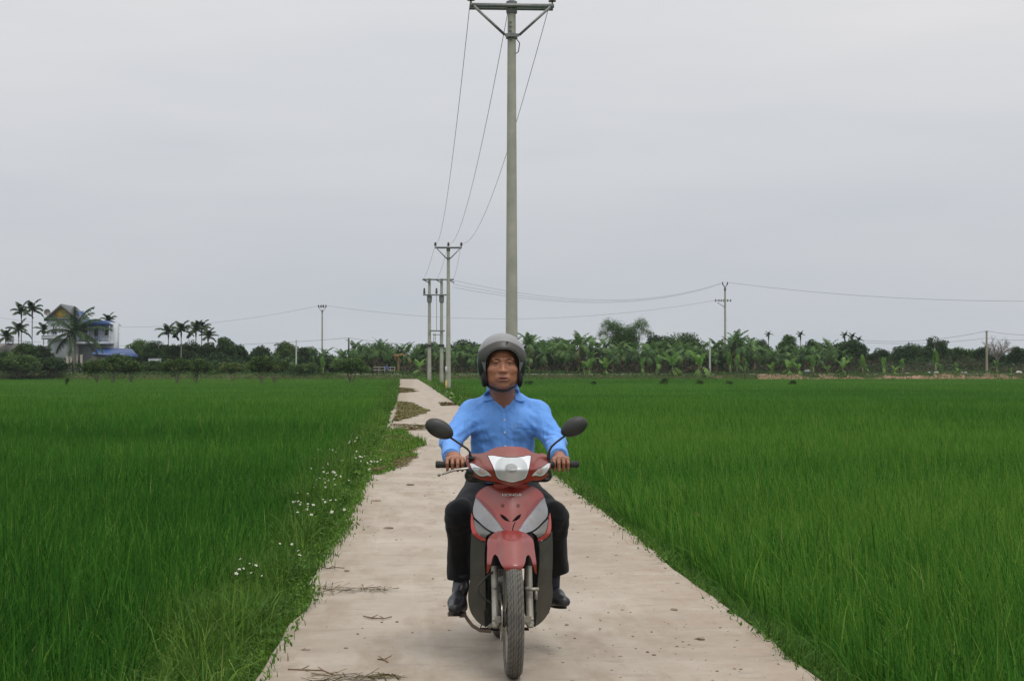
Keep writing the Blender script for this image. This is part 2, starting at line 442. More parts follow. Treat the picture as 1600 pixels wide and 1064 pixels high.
c = ramp_(t, noise(t, v, 1.1, 6, .6), [(.28, (.30, .252, .20)), (.5, (.365, .315, .255)), (.72, (.425, .375, .31))])
c = mixc(t, ramp_(t, noise(t, v, 9, 6, .7), [(.44, (0,) * 3), (.75, (.45,) * 3)]), c, (.31, .25, .19))
g = ramp_(t, noise(t, coords(t, (1.5, .42, 1)), 1.9, 8, .68), [(.50, (0,) * 3), (.66, (.62,) * 3)])      # mud tracked along the road
c = mixc(t, g, c, (.255, .19, .135))
c = mixc(t, ramp_(t, noise(t, coords(t, (1.0, 2.6, 1)), 2.3, 7, .7), [(.55, (0,) * 3), (.62, (.55,) * 3)]), c, (.26, .225, .18))
c = mixc(t, ramp_(t, noise(t, coords(t, (2.4, .12, 1)), 1.3, 5, .6), [(.55, (0,) * 3), (.75, (.45,) * 3)]), c, (.47, .425, .355))
sp = t.nodes.new('ShaderNodeSeparateXYZ'); t.links.new(v, sp.inputs[0])
def edge_mask(x0, x1, k):       # soil washed over the edges
    a = NN(t, 'ShaderNodeMapRange'); a.inputs['From Min'].default_value = x0; a.inputs['From Max'].default_value = x1; t.links.new(sp.outputs['X'], a.inputs['Value'])
    q = NN(t, 'ShaderNodeMath', operation='MULTIPLY'); t.links.new(a.outputs[0], q.inputs[0])
    t.links.new(ramp_(t, noise(t, v, 4, 6, .65), [(.35, (0,) * 3), (.62, (k,) * 3)]), q.inputs[1]); return q.outputs[0]
c = mixc(t, edge_mask(RX0 + .45, RX0 - .05, .75), c, (.24, .19, .135))
c = mixc(t, edge_mask(RX1 - .9, RX1 + .05, .7), c, (.29, .21, .15))
vo = NN(t, 'ShaderNodeTexVoronoi', Scale=23.0); t.links.new(v, vo.inputs['Vector'])
c = mixc(t, ramp_(t, vo.outputs['Distance'], [(.02, (.85,) * 3), (.09, (0,) * 3)]), c, (.2, .15, .1))        # crumbs pressed into the surface
t.links.new(c, b.inputs['Base Color']); b.inputs['Roughness'].default_value = .9; b.inputs['Specular IOR Level'].default_value = .25
h = mixc(t, .5, noise(t, v, 7, 8, .7), noise(t, v, 60, 4, .7)); bump(t, b, h, .35, .012)
tag(link('road', npmesh('road', np.stack([Xs, Ysd, Zs], -1).reshape(-1, 3), F), m), kind='structure')
mj = surf('joint grime', (.17, .13, .095), (.25, .2, .15), 12, .95)
jm = MB()
for Yj in np.arange(23.4, 236, 7.0):   # shallow tooled joints, filled with dust
    xs_ = np.linspace(RX0 + .07, RX1 - .07, 40); ww = .006 + .004 * fbm2(xs_ * 7, xs_ * 0 + Yj, 8)
    xs_ = xs_ + float(rc(Yj)); yy = Yj + .012 * fbm2(xs_ * 2.3, xs_ * 0 + Yj, 6)
    V = [(x, y - q, .006 * float(fbm2(x * 2, (y) * .9, 30)) + .002 * float(fbm2(x * 9, y * 9, 31)) + .0045) for x, y, q in zip(xs_, yy, ww)] + [(x, y + q, .006 * float(fbm2(x * 2, y * .9, 30)) + .002 * float(fbm2(x * 9, y * 9, 31)) + .0045) for x, y, q in zip(xs_, yy, ww)]
    jm.add(V, [(i, i + 1, 40 + i + 1, 40 + i) for i in range(39)])
tag(jm.build('road_joint', mj), kind='structure')

# --- blades
def blades(x, y, z0, h, wd, lean, rows=4, az=None, tint=None, droop=1.0, wind=(0, 0)):
    n = len(x); az = rng.uniform(0, 2 * np.pi, n) if az is None else az
    ts = np.linspace(0, 1, rows); dx, dy = np.cos(az), np.sin(az)
    fa = az + np.pi / 2 + rng.normal(0, .5, n); wx, wy = np.cos(fa), np.sin(fa)
    V = np.zeros((n, rows, 2, 3), np.float32)
    for i, tt in enumerate(ts):
        s_ = lean * h * tt ** 1.9
        cx = x + dx * s_ + wind[0] * h * tt ** 2; cy = y + dy * s_ + wind[1] * h * tt ** 2; cz = z0 + h * (tt - droop * lean * .45 * tt ** 3)
        w_ = wd * (1 - tt ** 2.2 * .93) * .5
        for k, sg in ((0, -1), (1, 1)):
            V[:, i, k, 0] = cx + sg * wx * w_; V[:, i, k, 1] = cy + sg * wy * w_; V[:, i, k, 2] = cz
    base = (np.arange(n) * rows * 2)[:, None]
    q = np.concatenate([[[2 * i, 2 * i + 1, 2 * i + 3, 2 * i + 2]] for i in range(rows - 1)])
    F = (base[:, :, None] + q[None]).reshape(-1, 4)
    T = None if tint is None else np.repeat(tint, rows * 2)
    return V.reshape(-1, 3), F, T
def merge(parts):
    V, F, T, o = [], [], [], 0
    for v_, f_, t_ in parts: V.append(v_); F.append(f_ + o); T.append(t_); o += len(v_)
    return np.concatenate(V), np.concatenate(F), np.concatenate(T)
CY, SY = math.cos(YAW), math.sin(YAW)
def inview(x, y, m0=3.0, k=.40):
    D = x * SY + y * CY; lat = x * CY - y * SY
    return np.abs(lat) < k * D + m0
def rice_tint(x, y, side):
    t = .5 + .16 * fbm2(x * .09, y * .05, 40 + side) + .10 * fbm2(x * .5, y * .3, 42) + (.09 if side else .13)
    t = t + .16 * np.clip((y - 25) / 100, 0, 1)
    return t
def rice_edge(y, side):
    if side == 0: return -1.52 + .42 * np.clip((y - 33) / 12, 0, 1) + .10 * fbm2(y * .8, y * 0, 50) + .1 * np.sin(y * .11) + rc(y)
    return 2.33 + .5 * np.clip((y - 90) / 60, 0, 1) + .07 * fbm2(y * .9, y * 0, 52)
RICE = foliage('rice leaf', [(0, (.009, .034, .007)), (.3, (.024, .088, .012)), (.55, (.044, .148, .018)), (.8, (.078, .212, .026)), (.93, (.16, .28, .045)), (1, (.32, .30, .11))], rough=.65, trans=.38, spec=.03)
def rice(side):
    parts = []
    for (y0, y1, dens, wd, rows, hh, hmin) in ((4.6, 11, 620, .0120, 5, .58, 0), (11, 20, 400, .0130, 4, .57, 0), (20, 38, 270, .014, 4, .56, 0), (38, 80, 120, .021, 3, .55, 0), (80, 150, 42, .030, 2, .53, 0), (150, 236, 26, .042, 2, .52, 0)):
        xm = .47 * y1 + 5; A = (y1 - y0) * xm; n = int(A * dens)
        y = rng.uniform(y0, y1, n)
        x = rng.uniform(-xm, rice_edge(y, 0)) if side == 0 else rng.uniform(rice_edge(y, 1), xm)
        ok = inview(x, y, 2.0, .36) & (rng.random(n) < 1.0)
        x, y = x[ok], y[ok]; n = len(x)
        if y1 <= 38:      # hills of rice: pull the blades into loose clumps
            s_ = .17; cx, cy = np.round(x / s_) * s_, np.round(y / s_) * s_
            j = np.sin(cx * 91.7 + cy * 37.1) * .05; f_ = .35
            x, y = x + (cx + j - x) * f_, y + (cy - j - y) * f_
        ht = hh * (1 + .09 * fbm2(x * 1.1, y * .8, 60 + side) + rng.normal(0, .10, n)) * np.where(rng.random(n) < .12, 1.12, 1)
        ln = np.abs(rng.normal(.20, .20, n)) * (1.35 if y1 <= 20 else 1.8) + .03; az = rng.uniform(0, 6.283, n)
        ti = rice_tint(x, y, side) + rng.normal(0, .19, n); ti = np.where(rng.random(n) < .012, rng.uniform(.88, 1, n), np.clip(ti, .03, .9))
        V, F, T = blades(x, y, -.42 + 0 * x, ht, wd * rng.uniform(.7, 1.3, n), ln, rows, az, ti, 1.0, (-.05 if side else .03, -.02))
        if rows <= 3:   # far blades keep one even tint from foot to tip
            pass
        parts.append((V, F, T))
    V, F, T = merge(parts)
    o = link('rice', npmesh('rice', V, F, True, T), RICE)
    tag(o, ('bright green young rice filling the field right of the concrete road' if side else 'deep green young rice filling the field left of the concrete road'), 'rice', kind='stuff')
rice(0); rice(1)
# the closed canopy the blades rise from (far parts only show this between the tips)
m, t, b = newmat('rice canopy'); v = coords(t)
c = ramp_(t, noise(t, v, 5, 6, .7), [(.3, (.012, .035, .008)), (.5, (.028, .085, .014)), (.72, (.045, .125, .02))]); t.links.new(c, b.inputs['Base Color']); b.inputs['Roughness'].default_value = 1; b.inputs['Specular IOR Level'].default_value = 0
bump(t, b, noise(t, v, 22, 5, .7), 1, .05)
for side in (0, 1):
    gy = np.concatenate([np.arange(-12, 80, 1.), np.arange(80, 236, 3.), [236.0]])
    tt = np.concatenate([np.linspace(0, 1, 8) ** 2 * .05, np.linspace(.06, 1, 26)])
    e = rice_edge(gy, side); far_x = (-330 if side == 0 else 330)
    X = e[:, None] + (far_x - e[:, None]) * tt[None]; Yc = np.repeat(gy[:, None], len(tt), 1)
    Z = -.31 + .11 * np.clip((Yc - 20) / 18, 0, 1) + .13 * np.clip((Yc - 38) / 60, 0, 1) - .22 * np.exp(-np.abs(X - e[:, None]) / .4)
    ii = np.arange(X.size).reshape(X.shape); F = np.stack([ii[:-1, :-1], ii[1:, :-1], ii[1:, 1:], ii[:-1, 1:]], -1).reshape(-1, 4)
    if side: F = F[:, ::-1]
    tag(link('rice_canopy', npmesh('rice_canopy', np.stack([X, Yc, Z], -1).reshape(-1, 3), F), m), ('dense green canopy low between the rice tips of the right field' if side else 'dense green canopy low between the rice tips of the left field'), 'rice', kind='stuff')

# --- kites (small leaves)
def kites(c, size, tint, asp=.45, up=.3, droop=None):
    n = len(c); size = np.broadcast_to(size, n)
    d = rng.normal(size=(n, 3)); d[:, 2] = d[:, 2] * .6 - (droop if droop is not None else 0); d /= np.linalg.norm(d, axis=1)[:, None]
    q = rng.normal(size=(n, 3)); q[:, 2] += up; s_ = np.cross(d, q); s_ /= np.linalg.norm(s_, axis=1)[:, None]
    a = c - d * size[:, None] * .5; e = c + d * size[:, None] * .5; mid = c - d * size[:, None] * .08
    V = np.stack([a, mid + s_ * (size * asp * .5)[:, None], e, mid - s_ * (size * asp * .5)[:, None]], 1)
    F = (np.arange(n) * 4)[:, None] + np.arange(4)[None]
    return V.reshape(-1, 3).astype(np.float32), F, np.repeat(tint, 4)
WEED = foliage('weed leaf', [(0, (.022, .055, .010)), (.35, (.052, .125, .016)), (.65, (.105, .21, .028)), (.88, (.18, .28, .042)), (1, (.33, .27, .13))], rough=.5, trans=.3)
def weeds(label, xf, n_tufts, y0, y1, hfun, zf, blade_n=9, leaf_n=12, hb=.22, seed=0, power=1.6, tshift=0, lw=.028, bw=.007):
    u = rng.random(n_tufts); y = y0 * (y1 / y0) ** (u ** 1.0)
    x = xf(y, rng.random(n_tufts)); hf = hfun(x, y); x = x + rc(y); ok = inview(x, y, 2); x, y, hf = x[ok], y[ok], hf[ok]; n = len(x)
    k = np.clip(y / 12, 1, 6) ** .7
    parts = []
    xi, yi = np.repeat(x, blade_n), np.repeat(y, blade_n); kk = np.repeat(k, blade_n); h_ = np.repeat(hf, blade_n) * hb * rng.uniform(.5, 1.5, len(xi))
    xi = xi + rng.normal(0, .05, len(xi)) * np.minimum(kk, 1.2); yi = yi + rng.normal(0, .06, len(xi)) * kk
    parts.append(blades(xi, yi, zf(xi, yi), h_, bw * kk * rng.uniform(.6, 1.4, len(xi)), np.abs(rng.normal(.5, .35, len(xi))), 4, None, np.clip(rng.normal(.45 + tshift, .16, len(xi)) + .12 * fbm2(xi * 3, yi, 71), 0, .97)))
    xi, yi = np.repeat(x, leaf_n), np.repeat(y, leaf_n); kk = np.repeat(k, leaf_n); hh = np.repeat(hf, leaf_n)
    xi = xi + rng.normal(0, .05, len(xi)) * np.minimum(kk, 1.2); yi = yi + rng.normal(0, .07, len(xi)) * kk
    c = np.stack([xi, yi, zf(xi, yi) + hh * hb * .75 * rng.random(len(xi)) ** .7], 1)
    parts.append(kites(c, lw * kk * rng.uniform(.6, 1.6, len(xi)), np.clip(rng.normal(.48 + tshift, .15, len(xi)), 0, .95), .5, 1.0))
    V, F, T = merge(parts)
    return tag(link('weeds', npmesh('weeds', V, F, True, T), WEED), label, 'weeds', kind='stuff')
def zg(x, y): return ground_z(x, y) + .01
weeds('lush weeds and grass on the slope between the left rice and the road', lambda y, r: RX0 - .10 - .05 * np.clip((y - 30) / 20, 0, 1) - (.90 - .45 * np.clip((y - 33) / 12, 0, 1)) * r ** .9, 6500, 4.6, 80, lambda x, y: np.clip(.8 + .75 * fbm2(x * 2.2, y * 1.3, 80) + .35 * np.clip((-x - .8), 0, 1), .15, 2) * np.clip((RX0 - x) / .3, .25, 1), zg, 10, 12, .27)
weeds('scattered taller grass blades arching over the left verge weeds', lambda y, r: RX0 - .25 - .7 * r, 600, 4.6, 60, lambda x, y: 1.0 + .4 * fbm2(x, y, 95), zg, 14, 2, .36, tshift=.08, bw=.008)
weeds('low grass creeping over the left edge of the concrete', lambda y, r: edge_l(y) - rc(y) - .03 + .05 * (r ** 2.2) * (1 + 1.2 * np.clip(fbm2(y * .9, y * 0, 84), -.6, 1.5)) - .03, 1700, 4.8, 70, lambda x, y: .4 + 0 * x, lambda x, y: np.where(x > RX0, .0, -.09), 8, 4, .15, tshift=.06)
weeds('narrow dark weed strip between the road and the right rice', lambda y, r: RX1 + .0 + .42 * r, 5200, 4.6, 120, lambda x, y: .7 + .3 * fbm2(x * 2, y * .7, 81), zg, 8, 13, .24, tshift=-.07)
def on_road_x(y, r):
    w_ = .50 * np.clip(1 - ((y - 30.5) / 8.2) ** 2, 0, 1) ** .55 * (1 + .35 * fbm2(y * 1.3, y * 0, 85)); return RX0 + .16 * np.clip((y - 27) / 4, -.3, 1) + w_ * r ** .8
weeds('grass patch growing out over the left third of the road', on_road_x, 900, 23.3, 38.5, lambda x, y: np.clip(.55 + .5 * fbm2(x * 4, y * 1.4, 82), .1, 2), lambda x, y: 0 * x + .002, 12, 6, .22, tshift=.12)
weeds('tall weeds on the road shoulder by the foot of the far poles', lambda y, r: RX1 + .05 + (1.0 - rc(y) + .5 * np.clip((y - 90) / 60, 0, 1)) * r, 4600, 42, 236, lambda x, y: 1.5 + .5 * fbm2(x * 1.0, y * .2, 83) - 1.0 * np.clip((120 - y) / 75, 0, 1), zg, 8, 10, .40, lw=.05, bw=.010)
weeds('rank grass on the left shoulder of the far road', lambda y, r: RX0 - .0 - 1.3 * r, 2200, 60, 236, lambda x, y: 1.1 + .4 * fbm2(x * 1.0, y * .2, 86), zg, 7, 9, .3, lw=.05, bw=.010, tshift=-.03)

# --- rubbish of nature on the road: mown hay, clods, twigs
HAY = foliage('dry hay', [(0, (.06, .045, .022)), (.4, (.14, .11, .045)), (.7, (.19, .17, .07)), (1, (.13, .19, .06))], rough=.8, trans=.1)
def hay(label, x0, x1, y0, y1, n, h, tsh=0.):
    y = rng.uniform(y0, y1, n); r_ = rng.random(n); prof = 1 - np.abs((y - (y0 + y1) / 2) / ((y1 - y0) / 2)) ** 3
    x = x0 + (x1 - x0) * r_ ** .8 * np.clip(prof + .25 * fbm2(y * 1.2, y * 0, 88), .05, 1.2)
    hz = h * (.3 + .7 * np.clip(1 - ((x - x0) / (x1 - x0)) ** 2, 0, 1)) * (.7 + .4 * fbm2(x * 3, y * .8, 89))
    x = x + rc(y); L_ = .16; az = rng.uniform(0, 6.28, n); k = np.clip(y / 25, .6, 3)
    z = np.maximum(hz, .004) * rng.random(n) + .006
    a = np.stack([x, y, z], 1); d = np.stack([np.cos(az), np.sin(az), rng.normal(0, .18, n)], 1) * (L_ * rng.uniform(.4, 1.2, n))[:, None]
    s_ = np.stack([-np.sin(az), np.cos(az), rng.normal(0, .6, n)], 1) * (.005 * k)[:, None]
    V = np.stack([a - d / 2 - s_, a - d / 2 + s_, a + d / 2 + s_ * .5, a + d / 2 - s_ * .5], 1); V[..., 2] = np.maximum(V[..., 2], .004)
    V = V.reshape(-1, 3)
    F = (np.arange(n) * 4)[:, None] + np.arange(4)[None]; T = np.repeat(np.clip(rng.normal(.45 + tsh, .2, n), 0, 1), 4)
    tag(link('hay', npmesh('hay', V, F, False, T), HAY), label, 'hay', kind='stuff')
hay('heap of olive brown mown hay spread on the left half of the road', RX0 + .16, .38, 47, 73, 8000, .07, .12)
hay('straw and brown stalks mixed under the grass patch on the road', RX0 + .08, -.02, 23.6, 38.5, 3600, .05, .0)
hay('small brown hay pile on the left road edge nearer the far end', RX0 + .10, .50, 100, 126, 2500, .08, -.15)
hay('thin streaks of brown straw across the road before the hay heap', RX0 + .12, .75, 39.5, 44, 900, .015, -.1)
hay('brown straw smear at the right road edge far behind the rider', 1.2, 1.95, 66, 71, 900, .07, -.2)
hay('dry roots lying on the bottom left corner of the road', -.50, -.08, 7.87, 8.06, 70, .008, -.3)
hay('brown straw clump at the left verge level with the rider', RX0 + .06, -.22, 10.95, 11.3, 75, .008, -.25)
CLOD = surf('dry clod', (.16, .115, .08), (.29, .225, .16), 30, .95, bmp=.6)
def lumps(pos, size, flat=.45):
    base = np.array([[math.cos(a) * math.cos(e), math.sin(a) * math.cos(e), math.sin(e)] for e in (-.4, .35, 1.0) for a in np.linspace(0, 6.283, 7)[:-1]] + [[0, 0, 1]])
    fc = [[i * 6 + k, i * 6 + (k + 1) % 6, (i + 1) * 6 + (k + 1) % 6, (i + 1) * 6 + k] for i in range(2) for k in range(6)]
    f3 = [[12 + k, 12 + (k + 1) % 6, 18] for k in range(6)]
    n = len(pos); nb = len(base); V = base[None] * size[:, None, None] * np.array([1, 1, flat]) * rng.uniform(.6, 1.4, (n, nb, 1)) + pos[:, None]
    o = (np.arange(n) * nb)[:, None, None]
    return V.reshape(-1, 3), [(np.array(fc)[None] + o).reshape(-1, 4), (np.array(f3)[None] + o).reshape(-1, 3)]
n = 4200; y = 5 * (9.0 ** rng.random(n)) ; u = rng.beta(1.2, 1.1, n); x = RX0 + .04 + u * 2.62
keep = rng.random(n) < .18 + .8 * np.clip(fbm2(x * 1.6, y * .7, 90) + .15 + .35 * (x > 1.0), 0, 1); x, y = x[keep], y[keep]
V, F = lumps(np.stack([x, y, 0 * x + .002], 1), .0020 + .005 * rng.random(len(x)) ** 4 * 2.0)
tag(link('crumbs_of_soil', npmesh('crumbs', V, F), CLOD), 'small crumbs of brown soil scattered over the concrete', 'soil', kind='stuff')
TW = surf('dead twig', (.10, .06, .035), (.2, .13, .07), 40, .9)
# single larger clods, each on its own
def PZ(px, py, z):
    d = CM @ Vector(((px - 800) / FPX, (532 - py) / FPX, -1)); k = (z - 1.5) / d.z; return CAMPOS + d * k
for px, py, s_, lb in ((607, 825, .055, 'low brown clod of earth left of the trouser leg of the rider'), (587, 783, .06, 'flat brown clod of earth by the last white flowers'), (475, 1015, .022, 'small clod of earth near the bottom left road edge'), (542, 891, .02, 'small clod beside the straw clump at the left verge'), (540, 1012, .014, 'tiny pebble of earth on the lower left of the road'), (1053, 952, .026, 'dark clod of earth on the right part of the road'), (1091, 998, .03, 'crumbled clod of earth at the lower right of the road'), (1059, 911, .016, 'dark crumb of earth near the right road edge'), (1040, 887, .013, 'small crumb of earth above the darker crumb near the right road edge'), (642, 757, .05, 'dark clod at the near end of the grass patch')):
    c = PZ(px, py, .004); k = 5; V, F = lumps(np.array(c)[None] + np.c_[rng.uniform(-.45, .45, k) * s_, rng.uniform(-.45, .45, k) * s_, np.zeros(k)], s_ * rng.uniform(.4, .9, k), .4)
    tag(link('clod', npmesh('clod', V, F), CLOD), lb, 'clod')
for pts, lb in (([(568, 962), (580, 965), (600, 966), (612, 963)], 'curved brown twig lying left of the front wheel'), ([(450, 1045), (470, 1046), (505, 1047), (520, 1053)], 'long thin dry root at the bottom left of the road'), ([(590, 1029), (600, 1030), (606, 1034)], 'short dry stalk left of the tyre contact'), ([(500, 884), (512, 888), (524, 886), (538, 887)], 'bent dry stalk on the left verge beside the straw'), ([(1085, 800), (1095, 806)], 'short straw stalk on the right of the road')):
    mb = MB(); q = [PZ(a, b_, .009) for a, b_ in pts]; mb.tube(q, [.004, .005] + [.0035] * (len(q) - 2), 6)
    if len(q) > 2:
        mb.tube([q[1], q[1] + Vector((.04, .05, .012))], [.004, .002], 5); mb.tube([q[-2], q[-2] + Vector((-.03, .06, .008))], [.004, .002], 5)
    tag(mb.build('twig', TW, smooth=True), lb, 'twig')
# --- white flowers, one thing each
PET = surf('white petal', (.75, .74, .68), (.68, .67, .6), 30, .6); EYE = surf('yellow flower eye', (.5, .3, .04), None, 30, .6); STM = surf('flower stem', (.05, .12, .02), None, 30, .6)
def make_flower():
    r = empty('wildflower'); a = MB(); a.tube([(0, 0, -.2), (.01, 0, -.1), (0, 0, 0)], .0025, 5); a.build('stem', STM, r, True)
    V, Fq = [], []
    for k in range(5):
        an = k * 1.2566; c_, s_ = math.cos(an), math.sin(an)
        for (l, w_, z) in ((.004, 0, 0), (.014, .007, .003), (.024, 0, .001), (.014, -.007, .003)): V.append((c_ * l - s_ * w_, s_ * l + c_ * w_, z))
        Fq.append([4 * k, 4 * k + 1, 4 * k + 2, 4 * k + 3])
    link('petals', npmesh('petals', V, np.array(Fq), False), PET, r); b_ = MB(); b_.lathe([(.001, -.002), (.006, 0), (.005, .004), (.001, .006)], n=8); b_.build('flower_eye', EYE, r, True)
    return r
fl0 = make_flower(); first = True
fls = [(558,684),(555,689),(545,692),(516,702),(520,703),(528,707),(503,709),(541,711),(557,705),(566,714),(534,719),(540,719),(507,724),(513,725),(486,724),(574,723),(577,733),(506,737),(513,738),(519,738),(525,742),(500,747),(507,748),(508,754),(522,748),(524,757),(493,757),(481,771),(476,736),(505,780),(508,784),(481,787),(458,784),(466,783),(470,785),(538,796),(480,795),(465,800),(595,718),(585,721),(390,880),(400,883),(409,899),(374,889),(456,850),(466,860)]
for i, (px, py) in enumerate(fls + [(a + random.uniform(-22, 22), b_ + random.uniform(-9, 9)) for a, b_ in fls]):
    z = -.02 + .04 * random.random(); q = PZ(px, py, z)
    for _ in range(3):
        z = float(ground_z(np.array(q.x), np.array(q.y))) + .36; q = PZ(px, py, z)
    sc = random.uniform(.35, .75) * (q.y / 14) ** .5
    rr = dup(fl0, q, random.uniform(0, 6), sc) if not first else fl0
    if first: fl0.location = q; fl0.scale = (sc,) * 3; first = False
    rr.rotation_euler = (random.uniform(.3, 1.1), random.uniform(-.5, .5), random.uniform(-.6, .6))
    tag(rr, 'small white wildflower on a thin stem in the weeds of the left verge', 'flower', 'white wildflowers in the left verge')
for k in range(26):
    px, py = random.uniform(697, 728), 0; py = 614 + (px - 697) * .35 + random.uniform(-4, 5); q = PZ(px, py, .1)
    rr = dup(fl0, q, 0, 1.9); rr.rotation_euler = (random.uniform(.5, 1.2), 0, random.uniform(-.6, .6))
    tag(rr, 'small cream wildflower in the right shoulder weeds behind the rider', 'flower', 'cream wildflowers on the right shoulder')
# ================================================================== poles and wires
CONC = surf('pole concrete', (.34, .34, .28), (.42, .41, .35), 3, .85, dirt=(.24, .25, .19), dirt_amt=.7, bmp=.25, bscale=30)
STEEL = surf('galvanised steel', (.16, .18, .18), (.24, .26, .25), 14, .55, metal=.4, dirt=(.12, .09, .06), dirt_amt=.5)
PORC = surf('brown porcelain', (.05, .03, .03), (.09, .055, .05), 20, .25)
WIREM = surf('weathered cable', (.055, .06, .065), None, 5, .6)
def insulator(root, c, h=.28, r=.085, k=3):
    mb = MB(); prof = [(.02, -.10), (.02, 0)]
    for i in range(k):
        z = h * i / k; prof += [(r * (1 - .12 * i), z), (r * (1 - .12 * i), z + h * .08), (r * .45, z + h * .2 / 1)]
    prof += [(r * .3, h)]
    prof = sorted(prof, key=lambda p: p[1])
    mb.lathe(prof, (c[0], c[1], c[2]), n=12); return mb.build('insulator', PORC, root, True)
def shaft(root, x, y, z0, z1, r0, r1):
    mb = MB(); n = 14; mb.lathe([(r0 + (r1 - r0) * i / n, z0 + (z1 - z0) * i / n) for i in range(n + 1)], (x, y, 0), n=20); return mb.build('shaft', CONC, root, True)
def tpole(label, px, Y, zt, r0, r1, arm, armdrop, brace, ins=True, gz=-.5, k=1.0):
    p = P(px, 500, Y); root = empty('utility_pole', (p.x, Y, gz), 0, label, 'utility pole')
    shaft(root, p.x, Y, gz, zt, r0, r1)
    za = zt - armdrop
    a = MB(); a.box((p.x, Y - r1 - .05, za), (2 * arm, .07 * k, .09 * k)); a.box((p.x, Y + r1 + .05, za), (2 * arm, .05 * k, .09 * k)); a.build('crossarm', STEEL, root, bevel=.006)
    c = MB(); c.lathe([(r1 + .03, -.06 * k), (r1 + .045, -.05 * k), (r1 + .045, .05 * k), (r1 + .03, .06 * k)], (p.x, Y, za - brace), n=20); c.box((p.x, Y - r1 - .06, za - brace), (.34, .03, .07 * k)); c.build('collar', STEEL, root, True)
    for s in (-1, 1):
        b = MB(); b.bar((p.x + s * .17, Y - r1 - .08, za - brace), (p.x + s * (arm - .09), Y - r1 - .08, za - .03), .055 * k); b.build('brace', STEEL, root)
        insulator(root, (p.x + s * (arm - .03), Y, za + .14), .2 * k, .095 * k)
    insulator(root, (p.x, Y, zt + .07), .22 * k, .09 * k)
    t = MB(); t.lathe([(r1 + .02, -.3), (r1 + .035, -.28), (r1 + .035, -.02), (r1 * .5, .02)], (p.x, Y, zt), n=16); t.build('cap', STEEL, root, True)
    return root, [Vector((p.x + s * (arm - .03), Y, za + .3)) for s in (-1, 1)] + [Vector((p.x, Y, zt + .22))]
YA, YB, YH = 38.0, 116.0, 165.0
pa, attA = tpole('tall concrete utility pole with a steel crossarm rising right behind the rider', 799.5, YA, P(800, 2, YA).z, .155, .093, .98, .14, .69)
stp = MB()
for i in range(5): stp.box((P(800, 30, YA).x + (-.05), YA - .11, P(800, 36 + 7 * i, YA).z), (.07, .03, .012))
stp.build('steps', STEEL, pa)
pg = MB(); q = P(806, 60, YA); pg.tube([q, q + Vector((.09, 0, -.12)), q + Vector((.06, 0, -.32)), q + Vector((-.07, -.04, -.42))], .012, 6); pg.build('jumper_cable', WIREM, pa)
pb, attB = tpole('mid distance concrete utility pole with a braced crossarm on the right road shoulder', 700.5, YB, P(700, 386, YB).z, .19, .10, .95, .05, .75, k=1.25)
# H-frame of two poles
p1, p2 = P(671, 500, YH), P(690, 500, YH)
hf = empty('double_pole_frame', ((p1.x + p2.x) / 2, YH, -.5), 0, 'pair of concrete poles joined by crossarms left of the mid distance pole', 'utility pole')
for p in (p1, p2):
    shaft(hf, p.x, YH, -.5, P(671, 435, YH).z, .20, .135)
    c = MB(); zc = P(671, 467, YH).z; c.lathe([(.15, -.41), (.235, -.33), (.26, .2), (.245, .31), (.165, .34)], (p.x, YH, zc), n=16); c.build('pole_collar', surf('collar grey', (.2, .21, .2), None, 9, .7), hf, True)
    c = MB(); zc = P(671, 540, YH).z; c.lathe([(.185, -.14), (.27, -.12), (.27, .12), (.185, .14)], (p.x, YH, zc), n=16); c.build('band', surf('dark band', (.05, .05, .045), None, 9, .8), hf, True)
def harm(x0, x1, py, t=.09):
    a, b = P(x0, py, YH), P(x1, py, YH); m_ = MB(); m_.box(((a.x + b.x) / 2, YH - .3, a.z), (b.x - a.x, t * 1.5, t * 1.5)); m_.box(((a.x + b.x) / 2, YH + .3, a.z), (b.x - a.x, t, t)); m_.build('crossarm', STEEL, hf)
harm(660, 709, 437); harm(661, 698, 461); harm(673, 695, 517); harm(676, 688, 523, .05)
for x0, y0, x1, y1 in ((661, 437, 671, 442), (681, 437, 690, 442), (700, 437, 710, 442)):
    m_ = MB(); m_.bar(P(x0, y0, YH - .25), P(x1, y1, YH - .25), .1); m_.build('strut', STEEL, hf)
for x0, y0 in ((663, 459), (682, 459)): insulator(hf, P(x0, y0, YH), .58, .15, 4)
m_ = MB(); m_.tube([P(682, 459, YH - .05), P(682.3, 490, YH - .02), P(682, 516, YH - .05)], .022, 6); m_.build('down_cable', WIREM, hf)
m_ = MB()
for s in (678, 680.5): m_.bar(P(s, 520, YH), P(s - 1, 552, YH), .05)
for yy in range(524, 552, 5): m_.bar(P(677.5, yy, YH), P(680.2, yy, YH), .04)
m_.build('ladder', STEEL, hf)
yb = MB(); q = P(696.5, 576, YB + 1.5)
def plainpole(label, px, Y, ytop, r, gz=.5, mat=None, name='utility_pole', cat='utility pole'):
    p = P(px, 500, Y); root = empty(name, (p.x, Y, gz), 0, label, cat); zt = P(px, ytop, Y).z
    mb = MB(); n = 6; mb.lathe([(r * (1.25 - .35 * i / n), gz + (zt - gz) * i / n) for i in range(n + 1)], (p.x, Y, 0), n=12); mb.build('shaft', mat or CONC, root, True); return root, p, zt
YR, YL = 262.0, 268.0
pr, q, zt = plainpole('tall concrete pole with upright insulators above the banana grove on the right', 1133, YR, 452, .17)
m_ = MB(); m_.box((q.x - .35, YR, P(1133, 469.5, YR).z), (2.7, .12, .12)); m_.bar((q.x - 1.3, YR - .1, P(1, 470, YR).z), (q.x, YR - .1, P(1, 478, YR).z), .09); m_.build('crossarm', STEEL, pr)
for s in (-1.55, -1.0, -.62, -.1 - .1, .42, .92): insulator(pr, (q.x + s, YR, P(1, 468.5, YR).z), .4, .12, 2)
